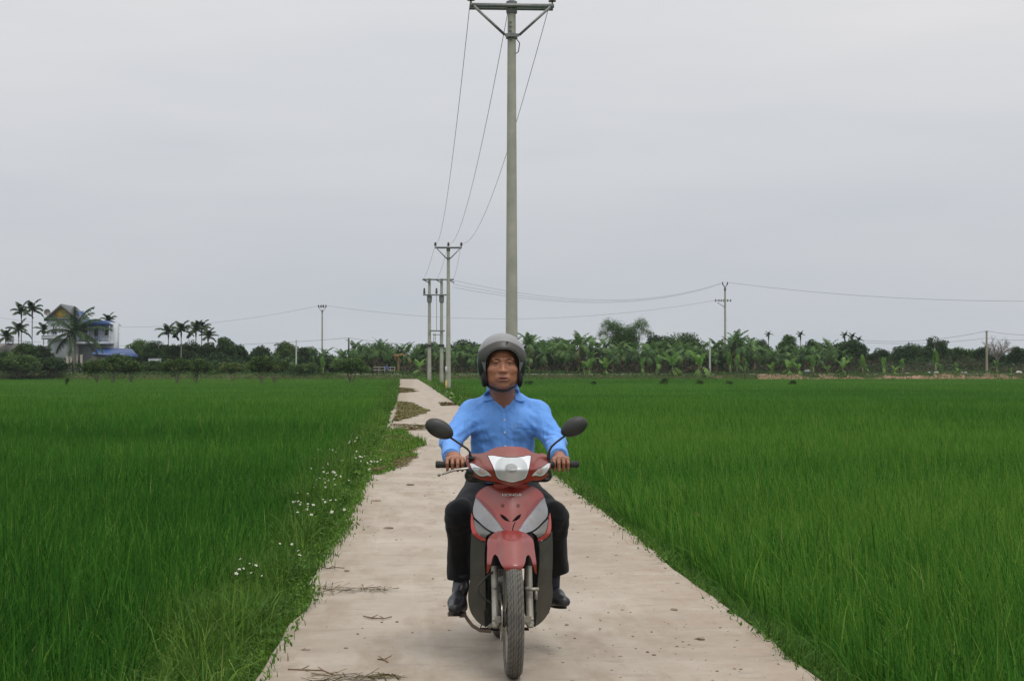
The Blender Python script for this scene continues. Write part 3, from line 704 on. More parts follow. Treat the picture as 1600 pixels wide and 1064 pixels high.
m_ = MB(); m_.box((q.x, YR, zt + .1), (.3, .3, .6)); m_.bar((q.x, YR, zt + .3), (q.x - .35, YR, zt + .75), .14); m_.bar((q.x, YR, zt + .3), (q.x + .35, YR, zt + .75), .14); m_.build('fork_bracket', STEEL, pr)
for s in (-.38, .38): insulator(pr, (q.x + s, YR, zt + .75), .45, .14, 3)
attR = [Vector((q.x - .38, YR, zt + 1.1)), Vector((q.x - 1.5, YR, P(1, 467, YR).z)), Vector((q.x + .38, YR, zt + 1.1)), Vector((q.x - .95, YR, P(1, 467, YR).z))]
pl, q, zt = plainpole('lone concrete pole with a crown of insulators left of the banana grove', 503.5, YL, 484, .13)
m_ = MB(); m_.box((q.x, YL, P(1, 479, YL).z), (1.25, .12, .1)); m_.box((q.x, YL, P(1, 477, YL).z), (.12, .9, .1)); m_.bar((q.x, YL - .1, P(1, 487, YL).z), (q.x - .55, YL - .1, P(1, 480, YL).z), .08); m_.bar((q.x, YL - .1, P(1, 487, YL).z), (q.x + .55, YL - .1, P(1, 480, YL).z), .08); m_.build('crossarm', STEEL, pl)
for s in (-.6, -.2, .2, .6): insulator(pl, (q.x + s, YL, P(1, 479, YL).z), .42, .14, 2)
attL = Vector((q.x, YL, P(1, 475.5, YL).z))
WHC = surf('whitewashed concrete', (.42, .43, .38), (.5, .5, .46), 4, .85); DKW = surf('dark weathered pole', (.07, .065, .05), (.12, .11, .09), 4, .9); BRW = surf('brown grey pole', (.24, .21, .15), (.32, .28, .21), 4, .9)
plainpole('short pale concrete pole at the edge of the banana grove on the right', 1109, 243, 530, .13, .5, WHC)
p_, q1, z1 = plainpole('brownish concrete pole standing before the bare tree on the right', 1541.5, 243, 517, .15, .5, BRW)
m_ = MB(); m_.box((q1.x, 243, z1 - .15), (.5, .1, .08)); m_.build('crossarm', STEEL, p_)
plainpole('short pale concrete pole between dark bushes on the left', 463, 240, 531, .10, .5, WHC)
p_, q2, z2 = plainpole('dark weathered pole rising out of the banana leaves on the left', 545, 246, 528, .13, .5, DKW)
plainpole('thin dark pole close beside the pair of concrete poles', 668, 200, 540, .09, .2, DKW)
for px, py, Y in ((583, 567, 241), (1022, 570, 240), (984, 569, 243), (873.5, 571, 241), (947.5, 573, 240), (657, 568, 243), (1139, 570, 240), (1060, 577, 241)):
    plainpole('short whitewashed concrete post on the bank at the foot of the banana grove', px, Y, py, .07 if px != 583 else .11, .4, surf('post white', (.5, .5, .46), (.6, .6, .55), 5, .8) if px == 583 else WHC, 'post', 'post')['group'] if False else None
for o in COL.objects:
    if o.name.startswith('post') and o.get('category') == 'post': o['group'] = 'short posts along the bank'
bx_ = empty('marker_stub', (P(697, 580, YB - 1).x, YB - .6, -.4), 0, 'small stub painted yellow at the foot of the mid distance pole', 'marker post')
m_ = MB(); c_ = P(697.2, 583, YB - .6); m_.box((c_.x, c_.y, (c_.z - .5 - .5) / 2), (.13, .13, c_.z - .0)); m_.build('stub', surf('ochre paint', (.42, .24, .05), (.5, .36, .15), 6, .8), bx_, bevel=.01)
m_ = MB(); m_.box((c_.x, c_.y, c_.z + .2), (.14, .14, .55)); m_.build('white_top', WHC, bx_, bevel=.01)
def wire(A, B, sag, r, label, group=None, n=28):
    A, B = Vector(A), Vector(B); pts = [A.lerp(B, i / n) - Vector((0, 0, sag * 4 * (i / n) * (1 - i / n))) for i in range(n + 1)]
    mb = MB(); mb.tube(pts, r, 5); o = mb.build('power_line', WIREM, smooth=True); return tag(o, label, 'power line', group)
wire(attA[0], attB[0], 1.6, .0075, 'left one of the three wires from the tall pole to the mid distance pole')
wire(attA[2], attB[2], 1.6, .0075, 'middle one of the three wires from the tall pole to the mid distance pole')
wire(attA[1], attB[1], 1.6, .0075, 'right one of the three wires from the tall pole to the mid distance pole')
for k, (x1, n_) in enumerate(((661, 'left'), (682, 'middle'), (708, 'right'))):
    wire(attB[[0, 2, 1][k]], P(x1, 437, YH), .35, .009, n_ + ' wire from the mid distance pole down to the pair of poles')
for k, (y0, tgt, sag, n_) in enumerate(((438, attR[0], 2.4, 'upper'), (444, attR[0] + Vector((-.2, .2, -.15)), 2.3, 'middle'), (449, attR[0] + Vector((-.4, .3, -.3)), 2.2, 'lower'))):
    wire(P(708, y0, YH), tgt, sag, .012, n_ + ' of three sweeping wires from the paired poles to the right tall pole')
wire(attL, attR[1] + Vector((-.2, 0, 0)), 2.6, .016, 'long sagging wire between the lone left pole and the tall pole on the right')
wire(attL, P(-60, 486, 290), 3.2, .015, 'sagging wire leaving the lone pole towards the left edge')
wire(attR[2], P(1680, 470, 235), 1.0, .020, 'dark wire from the tall pole on the right out over the right field edge')
a = Vector((q2.x, 246, z2))
wire(a, P(-30, 527, 300), 1.4, .022, 'low wire from the dark pole over the left trees')
wire(a, P(860, 533, 250), 1.0, .020, 'low wire from the dark pole over the banana leaves to the right')
b_ = Vector((q1.x, 243, z1))
wire(b_, P(1340, 531, 262), .8, .022, 'low wire left of the brownish pole over the right trees')
wire(b_ - Vector((0, 0, 1.1)), P(1340, 534.5, 262), .5, .020, 'lowest wire left of the brownish pole over the right trees')
wire(b_, P(1650, 521, 236), .4, .022, 'low wire right of the brownish pole above the bare tree')
wire(b_ - Vector((0, 0, 1.1)), P(1650, 524, 236), .5, .020, 'lowest wire right of the brownish pole through the bare tree')
# ================================================================== bank, house, trees
KB = surf('kerb concrete', (.38, .36, .31), (.46, .43, .38), 3, .9, dirt=(.2, .16, .1), dirt_amt=.8)
for x0, x1 in ((-12, -2.4), (3, 44), (46, 64), (66, 95)):
    k_ = MB(); n = 10
    for i in range(n):
        a = x0 + (x1 - x0) * i / n; k_.box((a + (x1 - x0) / n / 2, 240.2 + .15 * math.sin(a), .62), ((x1 - x0) / n + .02, .22, .24))
    tag(k_.build('kerb', KB), kind='structure')
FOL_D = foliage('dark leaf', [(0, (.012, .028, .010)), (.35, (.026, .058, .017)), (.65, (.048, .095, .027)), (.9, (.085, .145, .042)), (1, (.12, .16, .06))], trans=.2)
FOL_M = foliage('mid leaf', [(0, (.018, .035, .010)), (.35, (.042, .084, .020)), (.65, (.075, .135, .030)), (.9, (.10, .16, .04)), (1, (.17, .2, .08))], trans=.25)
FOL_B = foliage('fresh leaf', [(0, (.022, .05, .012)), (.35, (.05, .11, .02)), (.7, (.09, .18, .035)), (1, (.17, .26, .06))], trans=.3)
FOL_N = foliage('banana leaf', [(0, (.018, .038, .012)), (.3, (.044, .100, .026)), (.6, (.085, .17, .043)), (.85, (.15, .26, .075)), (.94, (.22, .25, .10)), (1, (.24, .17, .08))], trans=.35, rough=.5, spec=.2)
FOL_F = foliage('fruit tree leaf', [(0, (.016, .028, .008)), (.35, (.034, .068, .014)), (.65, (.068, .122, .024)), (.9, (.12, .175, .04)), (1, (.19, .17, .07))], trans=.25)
BARK = surf('bark', (.10, .085, .065), (.18, .155, .12), 6, .9)
BSTEM = surf('banana stem', (.12, .14, .06), (.20, .17, .10), 3, .8, dirt=(.13, .09, .05), dirt_amt=.8)
DRYB = foliage('dry twig', [(0, (.05, .04, .03)), (.5, (.12, .09, .065)), (1, (.22, .17, .12))], trans=.05, rough=.9)
def crown_mesh(name, c, rad, nleaf, lsize, seed, mat, parent, nclump=None, tint0=.45, flat=1.0, asp=.5):
    r = np.random.default_rng(seed); c = np.array(c, float); rad = np.array(rad, float)
    nc = nclump or int(60 + 16 * rad.mean()); d = r.normal(size=(nc, 3)); d[:, 2] = np.abs(d[:, 2]) * 1.1 - .35; d /= np.linalg.norm(d, axis=1)[:, None]
    cc = d * rad * r.uniform(.25, 1.0, (nc, 1)) ** .5 * .86; cr_ = rad.mean() * r.uniform(.20, .38, nc)
    ct = tint0 + .02 + r.normal(0, .17, nc)
    w_ = cr_ ** 2; k = r.choice(nc, nleaf, p=w_ / w_.sum())
    q = r.normal(size=(nleaf, 3)); q /= np.linalg.norm(q, axis=1)[:, None]; q *= (r.uniform(.2, 1, nleaf) ** .45 * cr_[k])[:, None]; q[:, 2] *= .75 * flat
    pos = cc[k] + q + c
    t = np.clip(ct[k] + r.normal(0, .12, nleaf) + .10 * (q[:, 2] / cr_[k]), 0, .98)  # leaves paler towards each clump's top: light from above put into the tint
    global rng; old = rng; rng = r
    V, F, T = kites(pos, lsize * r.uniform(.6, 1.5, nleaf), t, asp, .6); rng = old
    return link(name, npmesh(name, V, F, False, T), mat, parent), cc + c
def tree(label, px, Y, ytop, wpx, mat=None, tint=.45, stems=1, gz=None, ybot=None, nleaf=None, ls=None, seed=None, cat='tree', group=None, name='tree', tr=None, depth=None):
    s = 2555.0 / Y; gz = GROUND_FAR - .1 if gz is None else gz; p = P(px, 576, Y); zt = P(px, ytop, Y).z
    seed = int(px * 7 + Y) if seed is None else seed; h = zt - gz; rx = wpx / s / 2
    zb = P(px, ybot, Y).z if ybot else gz + h * .28
    root = empty(name, (p.x, Y, gz), 0, label, cat, group)
    c = (p.x, Y, (zt + zb) / 2); rad = (rx, (depth or rx * .9), (zt - zb) / 2 * 1.02)
    A = rx * (zt - zb)
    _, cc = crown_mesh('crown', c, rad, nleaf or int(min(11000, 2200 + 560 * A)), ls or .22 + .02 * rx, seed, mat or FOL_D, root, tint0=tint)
    mb = MB(); r_ = random.Random(seed); tr = tr or .05 + .025 * rx
    for k in range(stems):
        an = r_.uniform(0, 6.28) if stems > 1 else 0; sp_ = rx * .33 if stems > 1 else .08
        base = Vector((p.x + r_.uniform(-.1, .1), Y, gz)); a = base + Vector((math.cos(an) * sp_ * .5, math.sin(an) * sp_ * .5, (zb - gz) * .8 + .1)); b = base + Vector((math.cos(an) * sp_, math.sin(an) * sp_, (zb - gz) + (zt - zb) * .45))
        mb.tube([base, a, b], [tr, tr * .75, tr * .35], 6)
    for k in range(0, len(cc), 3):
        q = Vector(cc[k]); st = Vector((p.x, Y, zb + (zt - zb) * .15)); mb.tube([st, st.lerp(q, .5) + Vector((0, 0, .1 * rx)), q], [tr * .45, tr * .28, tr * .12], 4, False)
    mb.build('trunk', BARK, root, True)
    return root
# --- the little round fruit trees standing in the left field
fr_ = [(151, 176, 562, 50, 'first'), (177, 182, 558, 46, ''), (205, 186, 564, 38, ''), (277, 176, 560, 54, ''), (307, 178, 561, 50, ''), (362, 196, 566, 44, ''), (410, 172, 556, 48, ''), (430, 178, 561, 44, '')]
lb_ = ['dark round fruit tree on forked stems leftmost in the field before the blue roof', 'second round fruit tree from the left before the blue roof, touching the first', 'small round fruit tree right of the two before the blue roof', 'broad round fruit tree on a forked stem below the group of areca palms', 'round fruit tree just right of the broad one below the areca palms', 'lighter round fruit tree set further back in the middle of the left row', 'tall round fruit tree with several stems near the short pale pole', 'dark spreading fruit tree overlapping the tall one near the short pale pole']
for (px, Y, yt, w_, _), lb in zip(fr_, lb_):
    tree(lb, px, Y, yt, w_, FOL_F, .62 if px == 362 else .45 + .03 * (px % 3), 4, -.42, 587, 4200, .20, tr=.06)
tree('broad bright topped bush like tree standing alone left of the end of the road', 548, 182, 560, 64, FOL_M, .50, 5, -.42, 588, 6500, .19, tr=.06)
# --- left side masses, each tree its own
LT = [('huge leafy bush filling the left edge of the photo before the rice', 30, 236, 553, 84, FOL_M, .42, 591), ('dark leafy bush right of the huge one, before the pale columns', 84, 238, 556, 46, FOL_D, .40, 590),
 ('dark tree behind the huge bush below the areca palms', 40, 250, 533, 46, FOL_M, .42, 0), ('round dark tree just left of the white house', 66, 249, 537, 34, FOL_D, .42, 0), ('low dark tree at the far left below the grey roof', 8, 247, 548, 40, FOL_D, .4, 0),
 ('yellow green domed tree right of the blue roof', 219, 262, 528, 54, FOL_B, .50, 0), ('dark tree below the yellow green dome', 243, 255, 533, 48, FOL_D, .42, 0), ('dark tree under the leftmost of the clustered areca palms', 268, 252, 535, 42, FOL_D, .4, 0), ('dark broad tree in the middle under the areca palms', 298, 256, 534, 52, FOL_D, .42, 0), ('dark tree to the right under the areca palms', 326, 253, 533, 38, FOL_D, .38, 0), ('tall dark tree with a narrow top right of the areca palms', 352, 250, 524, 38, FOL_D, .42, 0), ('dark tree sloping down right of the tall dark one', 374, 254, 537, 34, FOL_D, .4, 0), ('yellowish low tree behind the second pair of fruit trees', 240, 244, 563, 34, FOL_B, .38, 588), ('light green low tree left of the middle fruit tree', 336, 245, 565, 36, FOL_B, .42, 588), ('brownish bushy tree above the fruit trees before the blue roof', 186, 243, 554, 50, FOL_D, .55, 588),
 ('tree with fine light leaves left of the dark mango tree', 447, 262, 532, 44, FOL_M, .55, 0), ('dark rounded mango tree by the lone pole', 479, 250, 540, 50, FOL_D, .33, 0), ('dark tree left of the banana grove behind the fruit trees', 408, 262, 540, 46, FOL_D, .42, 0), ('leafy green tree between the short pale pole and the road end bush', 476, 240, 567, 48, FOL_M, .5, 587), ('dark green low tree behind the lone road end bush', 515, 246, 556, 36, FOL_D, .4, 587)]
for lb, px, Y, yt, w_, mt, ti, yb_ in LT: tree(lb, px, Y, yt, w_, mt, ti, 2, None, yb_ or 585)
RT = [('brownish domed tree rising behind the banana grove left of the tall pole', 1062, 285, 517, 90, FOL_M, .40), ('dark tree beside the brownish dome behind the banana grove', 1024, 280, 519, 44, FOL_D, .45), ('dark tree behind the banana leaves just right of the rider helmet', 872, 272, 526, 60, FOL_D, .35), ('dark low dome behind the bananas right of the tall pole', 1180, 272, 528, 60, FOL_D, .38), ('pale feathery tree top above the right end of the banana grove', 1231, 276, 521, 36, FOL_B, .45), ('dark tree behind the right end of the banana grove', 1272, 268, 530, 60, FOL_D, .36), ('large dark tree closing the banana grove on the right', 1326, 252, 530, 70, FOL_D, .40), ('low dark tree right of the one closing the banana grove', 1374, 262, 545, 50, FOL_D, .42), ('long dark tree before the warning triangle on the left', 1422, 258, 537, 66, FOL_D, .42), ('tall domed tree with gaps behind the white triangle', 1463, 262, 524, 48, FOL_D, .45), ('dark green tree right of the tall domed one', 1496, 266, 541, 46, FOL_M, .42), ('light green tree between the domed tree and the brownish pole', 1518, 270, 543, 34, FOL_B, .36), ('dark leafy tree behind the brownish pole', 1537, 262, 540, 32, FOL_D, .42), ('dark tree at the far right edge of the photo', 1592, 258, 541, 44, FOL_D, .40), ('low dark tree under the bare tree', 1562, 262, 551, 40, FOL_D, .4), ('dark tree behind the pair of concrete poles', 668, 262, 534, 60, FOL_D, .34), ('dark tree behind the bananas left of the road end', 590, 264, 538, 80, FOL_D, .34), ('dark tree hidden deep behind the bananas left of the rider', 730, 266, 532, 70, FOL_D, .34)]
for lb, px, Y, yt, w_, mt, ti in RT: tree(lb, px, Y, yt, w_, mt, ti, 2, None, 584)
# --- bamboo plumes
def bamboo(label, px, Y, wpx, tips):
    root = empty('bamboo', (P(px, 576, Y).x, Y, .5), 0, label, 'bamboo'); r_ = random.Random(int(px)); cm = MB(); pos = []
    for tx, ty in tips:
        a = P(px + (tx - px) * .25, 585, Y + r_.uniform(-1, 1)); a.z = .5; m_ = P(px + (tx - px) * .7, ty + 10, Y + r_.uniform(-1, 1)); b = P(tx, ty, Y + r_.uniform(-1.5, 1.5)); e = b + Vector((.9 * (1 if tx > px else -1), 0, -.8))
        pts = [a, a.lerp(m_, .6), m_, b, e]; cm.tube(pts, [.05, .045, .035, .02, .01], 5)
        for k in range(1300):
            u = r_.random() ** .7; i = min(3, int(u * 4)); c = pts[i].lerp(pts[i + 1], u * 4 - i); rr_ = .9 * (1 - abs(u - .6)) + .1
            pos.append((c.x + r_.gauss(0, .42 * rr_), c.y + r_.gauss(0, .5), c.z + r_.gauss(0, .42 * rr_)))
    cm.build('stems', BARK, root, True)
    for k in range(9000):
        a_ = r_.gauss(0, 1); pos.append((P(px, 576, Y).x + a_ * 1.3, Y + r_.gauss(0, .9), .8 + (P(1, 512, Y).z - .8 - .5 * abs(a_)) * r_.random() ** .8))
    pos = np.array(pos); crown_mesh('foliage', (P(px + 4, 576, Y + .6).x, Y + .6, P(1, 540, Y).z), (2.7, 1.6, P(1, 513, Y).z - P(1, 540, Y).z), 5200, .26, 33, FOL_B, root, tint0=.36)
    V, F, T = kites(pos, .26 + 0 * pos[:, 0], np.clip(rng.normal(.5, .14, len(pos)), 0, 1), .25, .3, .5); link('crown', npmesh('crown', V, F, False, T), FOL_B, root)
    return root
bamboo('feathery green bamboo clump towering over the banana grove right of the rider', 972, 262, 60, [(950, 502), (956, 508), (963, 505), (970, 511), (978, 512), (986, 513), (996, 506), (1002, 501), (944, 517), (1008, 515)])
# --- banana plants
def banana_mesh(seed, n=11, h=3.2, L_=2.3, wd=.52, up=.75, tintc=.5):
    r = np.random.default_rng(seed); V, F, T = [], [], []
    for k in range(n):
        az = k * 2.4 + r.uniform(-.4, .4); u0 = r.uniform(.15, 1.0) if k > 3 else r.uniform(1.15, 1.5); l = L_ * r.uniform(.75, 1.15); old = (k >= n - 2) and r.random() < .6
        if old: u0 = -.3
        el = u0 * up; d = np.array([math.cos(az), math.sin(az)]); p = np.array([0, 0, h * (1 if not old else .9)], float); ns = 9; tt = tintc + r.normal(0, .17) + (.12 if k < 4 else 0) if not old else r.uniform(.93, 1)
        sd_ = np.array([-d[1], d[0], 0]); pts = []
        for i in range(ns + 1):
            pts.append(p.copy()); el -= (.17 + .05 * r.random()) * (1.5 if u0 < 1 else .7); p = p + np.array([d[0] * math.cos(el), d[1] * math.cos(el), math.sin(el)]) * l / ns
        fold = r.uniform(.1, .7)
        for i in range(1, ns):
            for sg in (-1, 1):
                for j in range(2):          # the blade is torn into strips
                    if r.random() < .10: continue
                    f0, f1 = i + j * .5, i + j * .5 + .46
                    w0 = wd * math.sin(math.pi * min(1, (f0 / ns)) ** .75) ** .6 * r.uniform(.8, 1.08); a = pts[i] + (pts[i + 1] - pts[i]) * (f0 - i); b = pts[i] + (pts[i + 1] - pts[i]) * (f1 - i)
                    dz = -fold * w0 * r.uniform(.5, 1.4); tb = len(V); o_ = sd_ * sg * w0 + np.array([0, 0, dz]); fw = (pts[i + 1] - pts[i]) * r.uniform(.1, .5)
                    V += [a, b, b + o_ + fw, a + o_ * r.uniform(.9, 1.05) + fw]; F.append([tb, tb + 1, tb + 2, tb + 3]); T += [np.clip(tt + r.normal(0, .05), 0, 1)] * 4
        for i in range(ns - 1):                # midrib
            tb = len(V); o_ = sd_ * .035; V += [pts[i] - o_, pts[i] + o_, pts[i + 1] + o_, pts[i + 1] - o_]; F.append([tb, tb + 1, tb + 2, tb + 3]); T += [min(.93, tt + .25)] * 4
    return npmesh('crown', V, np.array(F), False, T)
def banana_proto(seed, h, L_, wd, n, up, tintc, sr=.13):
    r = empty('banana_plant'); link('crown', banana_mesh(seed, n, h, L_, wd, up, tintc), FOL_N, r, False)
    mb = MB(); rr = random.Random(seed); lx = rr.uniform(-.2, .2); mb.tube([(0, 0, -.15), (lx, 0, h * .5), (0, 0, h + .05)], [sr * 1.3, sr, sr * .55], 8)
    dr = []
    link('trunk', mb.mesh('trunk', True), BSTEM, r, False)
    rs = np.random.default_rng(seed + 90); n_ = 26; V = []
    for i in range(n_):     # dead leaves hanging round the stem
        an = rs.uniform(0, 6.28); z = h * rs.uniform(.55, .98); c_, s_ = math.cos(an), math.sin(an); l = rs.uniform(.5, 1.3); w_ = rs.uniform(.05, .16)
        a = np.array([c_ * sr * 1.2, s_ * sr * 1.2, z]); b = a + np.array([c_ * .3, s_ * .3, -l]); o_ = np.array([-s_, c_, 0]) * w_; V += [a - o_ * .4, a + o_ * .4, b + o_, b - o_]
    link('dead_leaves', npmesh('dead_leaves', V, np.arange(n_ * 4).reshape(-1, 4), False, np.repeat(rs.uniform(0, .9, n_), 4)), DRYB, r)
    return r
protos = [banana_proto(100 + i, h, l, w_, n, up, tc) for i, (h, l, w_, n, up, tc) in enumerate([(3.6, 2.5, .5, 12, 1.0, .42), (3.0, 2.4, .48, 13, .95, .5), (4.0, 2.3, .46, 11, 1.1, .38), (2.6, 2.6, .52, 12, 1.0, .46), (3.3, 2.2, .44, 14, 1.0, .34), (3.7, 2.6, .5, 10, 1.15, .55)])]
usedp = [False] * 6
def place(prs, us, i, x, y, rz, sc, lb, group, cat='banana plant'):
    pr_ = prs[i]
    if not us[i]: us[i] = True; o = pr_; o.location = (x, y, GROUND_FAR); o.rotation_euler = (0, 0, rz); o.scale = (sc,) * 3; tag(o, lb, cat, group)
    else: o = dup(pr_, (x, y, GROUND_FAR), rz, sc, lb, group, cat)
    return o
def topline(px):       # silhouette of the grove read off the photo
    xs = [395, 430, 470, 520, 560, 600, 640, 700, 760, 810, 850, 900, 940, 980, 1020, 1060, 1100, 1150, 1165, 1180, 1220, 1260, 1300, 1345]
    ys = [552, 548, 541, 534, 530, 526, 530, 530, 531, 518, 522, 517, 524, 526, 527, 530, 529, 512, 514, 527, 529, 530, 524, 540]
    return float(np.interp(px, xs, ys))
rb = random.Random(11); GB = 'tall green banana plant crowded in the dense grove behind the rice fields'
for Yr, s0, s1, stp_ in ((243.5, 520, 1335, 27), (247, 400, 1345, 23), (251.5, 400, 1345, 21), (257, 560, 1335, 24)):
    px = s0 + rb.uniform(0, 10)
    while px < s1:
        Y = Yr + rb.uniform(-1.4, 1.4); i = rb.randrange(6); q = P(px, 576, Y); want = P(px, topline(px) + rb.choice([0, 2, 6, 10, 16]) + (9 if Yr < 245 else 0), Y).z - GROUND_FAR
        h0 = [5.6, 4.9, 6.1, 4.6, 5.1, 6.0][i]; sc = max(.55, min(1.35, want / h0))
        if not (610 < px < 662 and Y < 246): place(protos, usedp, i, q.x, Y, rb.uniform(0, 6.28), sc, GB, 'banana plants of the grove')
        px += stp_ * rb.uniform(.6, 1.4)
for px, Y, yt, lb in ((1150, 244, 510, 'tallest banana plant standing right of the tall pole on the right'), (595, 243, 524, 'tall banana plant with pale upright leaves left of the road end'), (553, 244, 527, 'tall banana plant beside the dark weathered pole'), (905, 244, 514, 'tall banana plant with upright leaves right of the rider'), (826, 244, 514, 'tall banana plant right beside the base of the near tall pole')):
    i = rb.choice([0, 2, 5]); q = P(px, 576, Y); sc = (P(px, yt, Y).z - .6) / [5.6, 4.9, 6.1, 4.6, 5.1, 6.0][i]; place(protos, usedp, i, q.x, Y, rb.uniform(0, 6), sc, lb, None)
# the withered one by the road end
wi = empty('banana_plant', (P(622, 576, 242).x, 242, .6), 0, 'withered yellow brown banana plant at the left of the road end', 'banana plant')
me = banana_mesh(301, 7, 2.9, 1.3, .4, .5, .97); link('crown', me, foliage('withered leaf', [(0, (.12, .085, .03)), (1, (.24, .15, .055))], trans=.2), wi, False); mb = MB(); mb.tube([(0, 0, -.1), (.05, 0, 1.5), (0, 0, 2.95)], [.2, .17, .1], 8); link('trunk', mb.mesh('trunk', True), surf('ochre stem', (.28, .2, .09), (.2, .17, .08), 4, .8), wi, False)
# young plants on the bank
YP = foliage('young banana leaf', [(0, (.06, .13, .03)), (.5, (.13, .27, .05)), (1, (.24, .38, .10))], trans=.45, rough=.4)
yps = []
for i, (h, l, w_, n, up) in enumerate([(.9, 1.3, .26, 6, 1.5), (.7, 1.1, .24, 5, 1.7), (.5, 1.5, .28, 7, 1.2)]):
    r = empty('young_banana_plant'); link('crown', banana_mesh(200 + i, n, h, l, w_, up, .5), YP, r, False); mb = MB(); mb.tube([(0, 0, -.1), (0, 0, h + .03)], [.09, .05], 7); link('stem', mb.mesh('stem', True), BSTEM, r, False); yps.append(r)
uy = [False] * 3
ylist = [(655, 562, 'next to the road end, with a broad low crown'), (505, 560, 'left of the lone road end bush'), (818, 562, 'close to the right of the helmet of the rider'), (912, 566, 'with broad yellow green leaves, leftmost of those right of the rider'), (921, 560, 'bending right beside a broader one'), (947, 560, 'on its own before the dark stems'), (1003, 562, 'with a spreading crown left of the white post'), (1029, 556, 'narrow and upright right of the white post'), (1051, 552, 'bright and upright with one pale furled leaf'), (1092, 548, 'large and yellow green left of the short pale pole'), (1141, 552, 'bright and narrow at the foot of the tallest banana'), (1152, 556, 'second bright one at the foot of the tallest banana'), (1164, 560, 'third bright one at the foot of the tallest banana'), (1206, 566, 'with dry yellowish leaves on the bank'), (1233, 560, 'bright and leafy on the brown bank'), (1246, 566, 'leaning right beside the bright leafy one'), (1271, 558, 'tall and thin before the large dark tree'), (1293, 571, 'tiny and pale before the large dark tree'), (1317, 559, 'pale and forked before the dry shrubs'), (1348, 558, 'upright left of its shorter neighbour'), (1352, 570, 'short and bright before an upright one'), (1380, 560, 'with a reddish stem among dry shrubs'), (1397, 572, 'low and bright on the reddish dirt'), (1410, 562, 'twin stemmed above the reddish dirt'), (1462, 548, 'tall below the white triangle'), (1494, 568, 'star shaped right of the white triangle'), (1557, 564, 'thin and tall right of the brownish pole'), (1580, 578, 'low at the right edge of the photo')]
for px, yt, lb in ylist:
    Y = 239.3 + rb.uniform(-.8, 1.5); i = rb.randrange(3); q = P(px, 576, Y); sc = max(.5, (P(px, yt, Y).z - .55) / [1.95, 1.65, 1.6][i]); place(yps, uy, i, q.x, Y, rb.uniform(0, 6), sc, 'young banana plant ' + lb, None, 'young banana')
# --- undergrowth and far wood
def mass(label, x0px, x1px, Y0, Y1, n, zmax, mat, size, tint, seed, name='undergrowth', zf=None, asp=.45, droop=None, z0=GROUND_FAR):
    r = np.random.default_rng(seed); px = r.uniform(x0px, x1px, n); Y = r.uniform(Y0, Y1, n)
    x = np.array([P(a, 576, b).x for a, b in zip((x0px, x1px, x0px, x1px), (Y0, Y0, Y1, Y1))])
    u = (px - x0px) / (x1px - x0px); v_ = (Y - Y0) / (Y1 - Y0); X = (x[0] * (1 - u) + x[1] * u) * (1 - v_) + (x[2] * (1 - u) + x[3] * u) * v_
    top = zmax * (.62 + .30 * fbm2(X * .45, Y * .2, seed + 1) + .18 * fbm2(X * 1.7, Y * .8, seed + 2)); z0 = ground_z(X, Y) if isinstance(z0, str) else z0; z = z0 + np.maximum(top, .1) * r.random(n) ** .8
    V, F, T = kites(np.stack([X, Y, z], 1), size * r.uniform(.6, 1.5, n), np.clip(r.normal(tint, .16, n) + .12 * fbm2(X * .6, Y * .5, seed + 3), 0, 1), asp, .5, droop)
    return tag(link(name, npmesh(name, V, F, False, T), mat), label, name.replace('_', ' '), kind='stuff')
mass('dark tangle of leaves and suckers under the banana crowns', 395, 1345, 245, 259, 26000, 3.6, FOL_D, .38, .42, 501)
mass('brown dead banana stalks and dry leaves low in the grove', 540, 1345, 241.5, 247, 6500, 1.9, DRYB, .42, .35, 502, 'dry_undergrowth', asp=.16, droop=.6)
mass('brown leafless scrub on the right bank below the trees', 1270, 1640, 243, 252, 11000, 2.9, DRYB, .3, .28, 503, 'dry_scrub', asp=.12)
mass('low green scrub among the dry bushes at the right', 1300, 1640, 246, 256, 7000, 3.4, FOL_D, .3, .5, 504, 'scrub')
mass('low green herbs along the far edge of the rice', -60, 1660, 236, 240.5, 26000, .75, FOL_B, .22, .45, 505, 'herbs', z0='bank')
mass('distant low wood closing the horizon behind everything', -900, 2500, 285, 330, 62000, 3.8, FOL_D, .62, .42, 506, 'distant_wood')
mass('dark hedge of bushes behind the left trees', -260, 560, 243, 250, 19000, 3.2, FOL_D, .32, .42, 507, 'hedge')
# little dark bushes out in the rice
for px, py, w_, lb in ((928, 594, 11, 'tiny dark bush in the right rice field nearest the rider'), (1038, 591, 17, 'dark bush in the right rice field, largest of those before the grove'), (1093, 593, 15, 'dark bush in the rice before the short pale pole'), (1138, 593, 13, 'dark bush in the rice below the tall pole'), (1238, 593, 14, 'dark thin bush in the rice, rightmost of the row'), (826, 592, 14, 'dark bush in the rice just right of the helmet strap'), (105, 590, 9, 'tiny dark bush in the left rice before the pale columns')):
    Y = 160; q = P(px, py, Y); rt = empty('bush', (q.x, Y, -.42), 0, lb, 'bush'); w2 = w_ / 16. / 2
    crown_mesh('crown', (q.x, Y, q.z - .45), (w2, w2, .48), 700, .13, px, FOL_M, rt, 14, .36); m_ = MB(); m_.tube([(q.x, Y, -.42), (q.x + .05, Y, q.z - .5)], [.03, .02], 6); m_.build('trunk', BARK, rt, True)
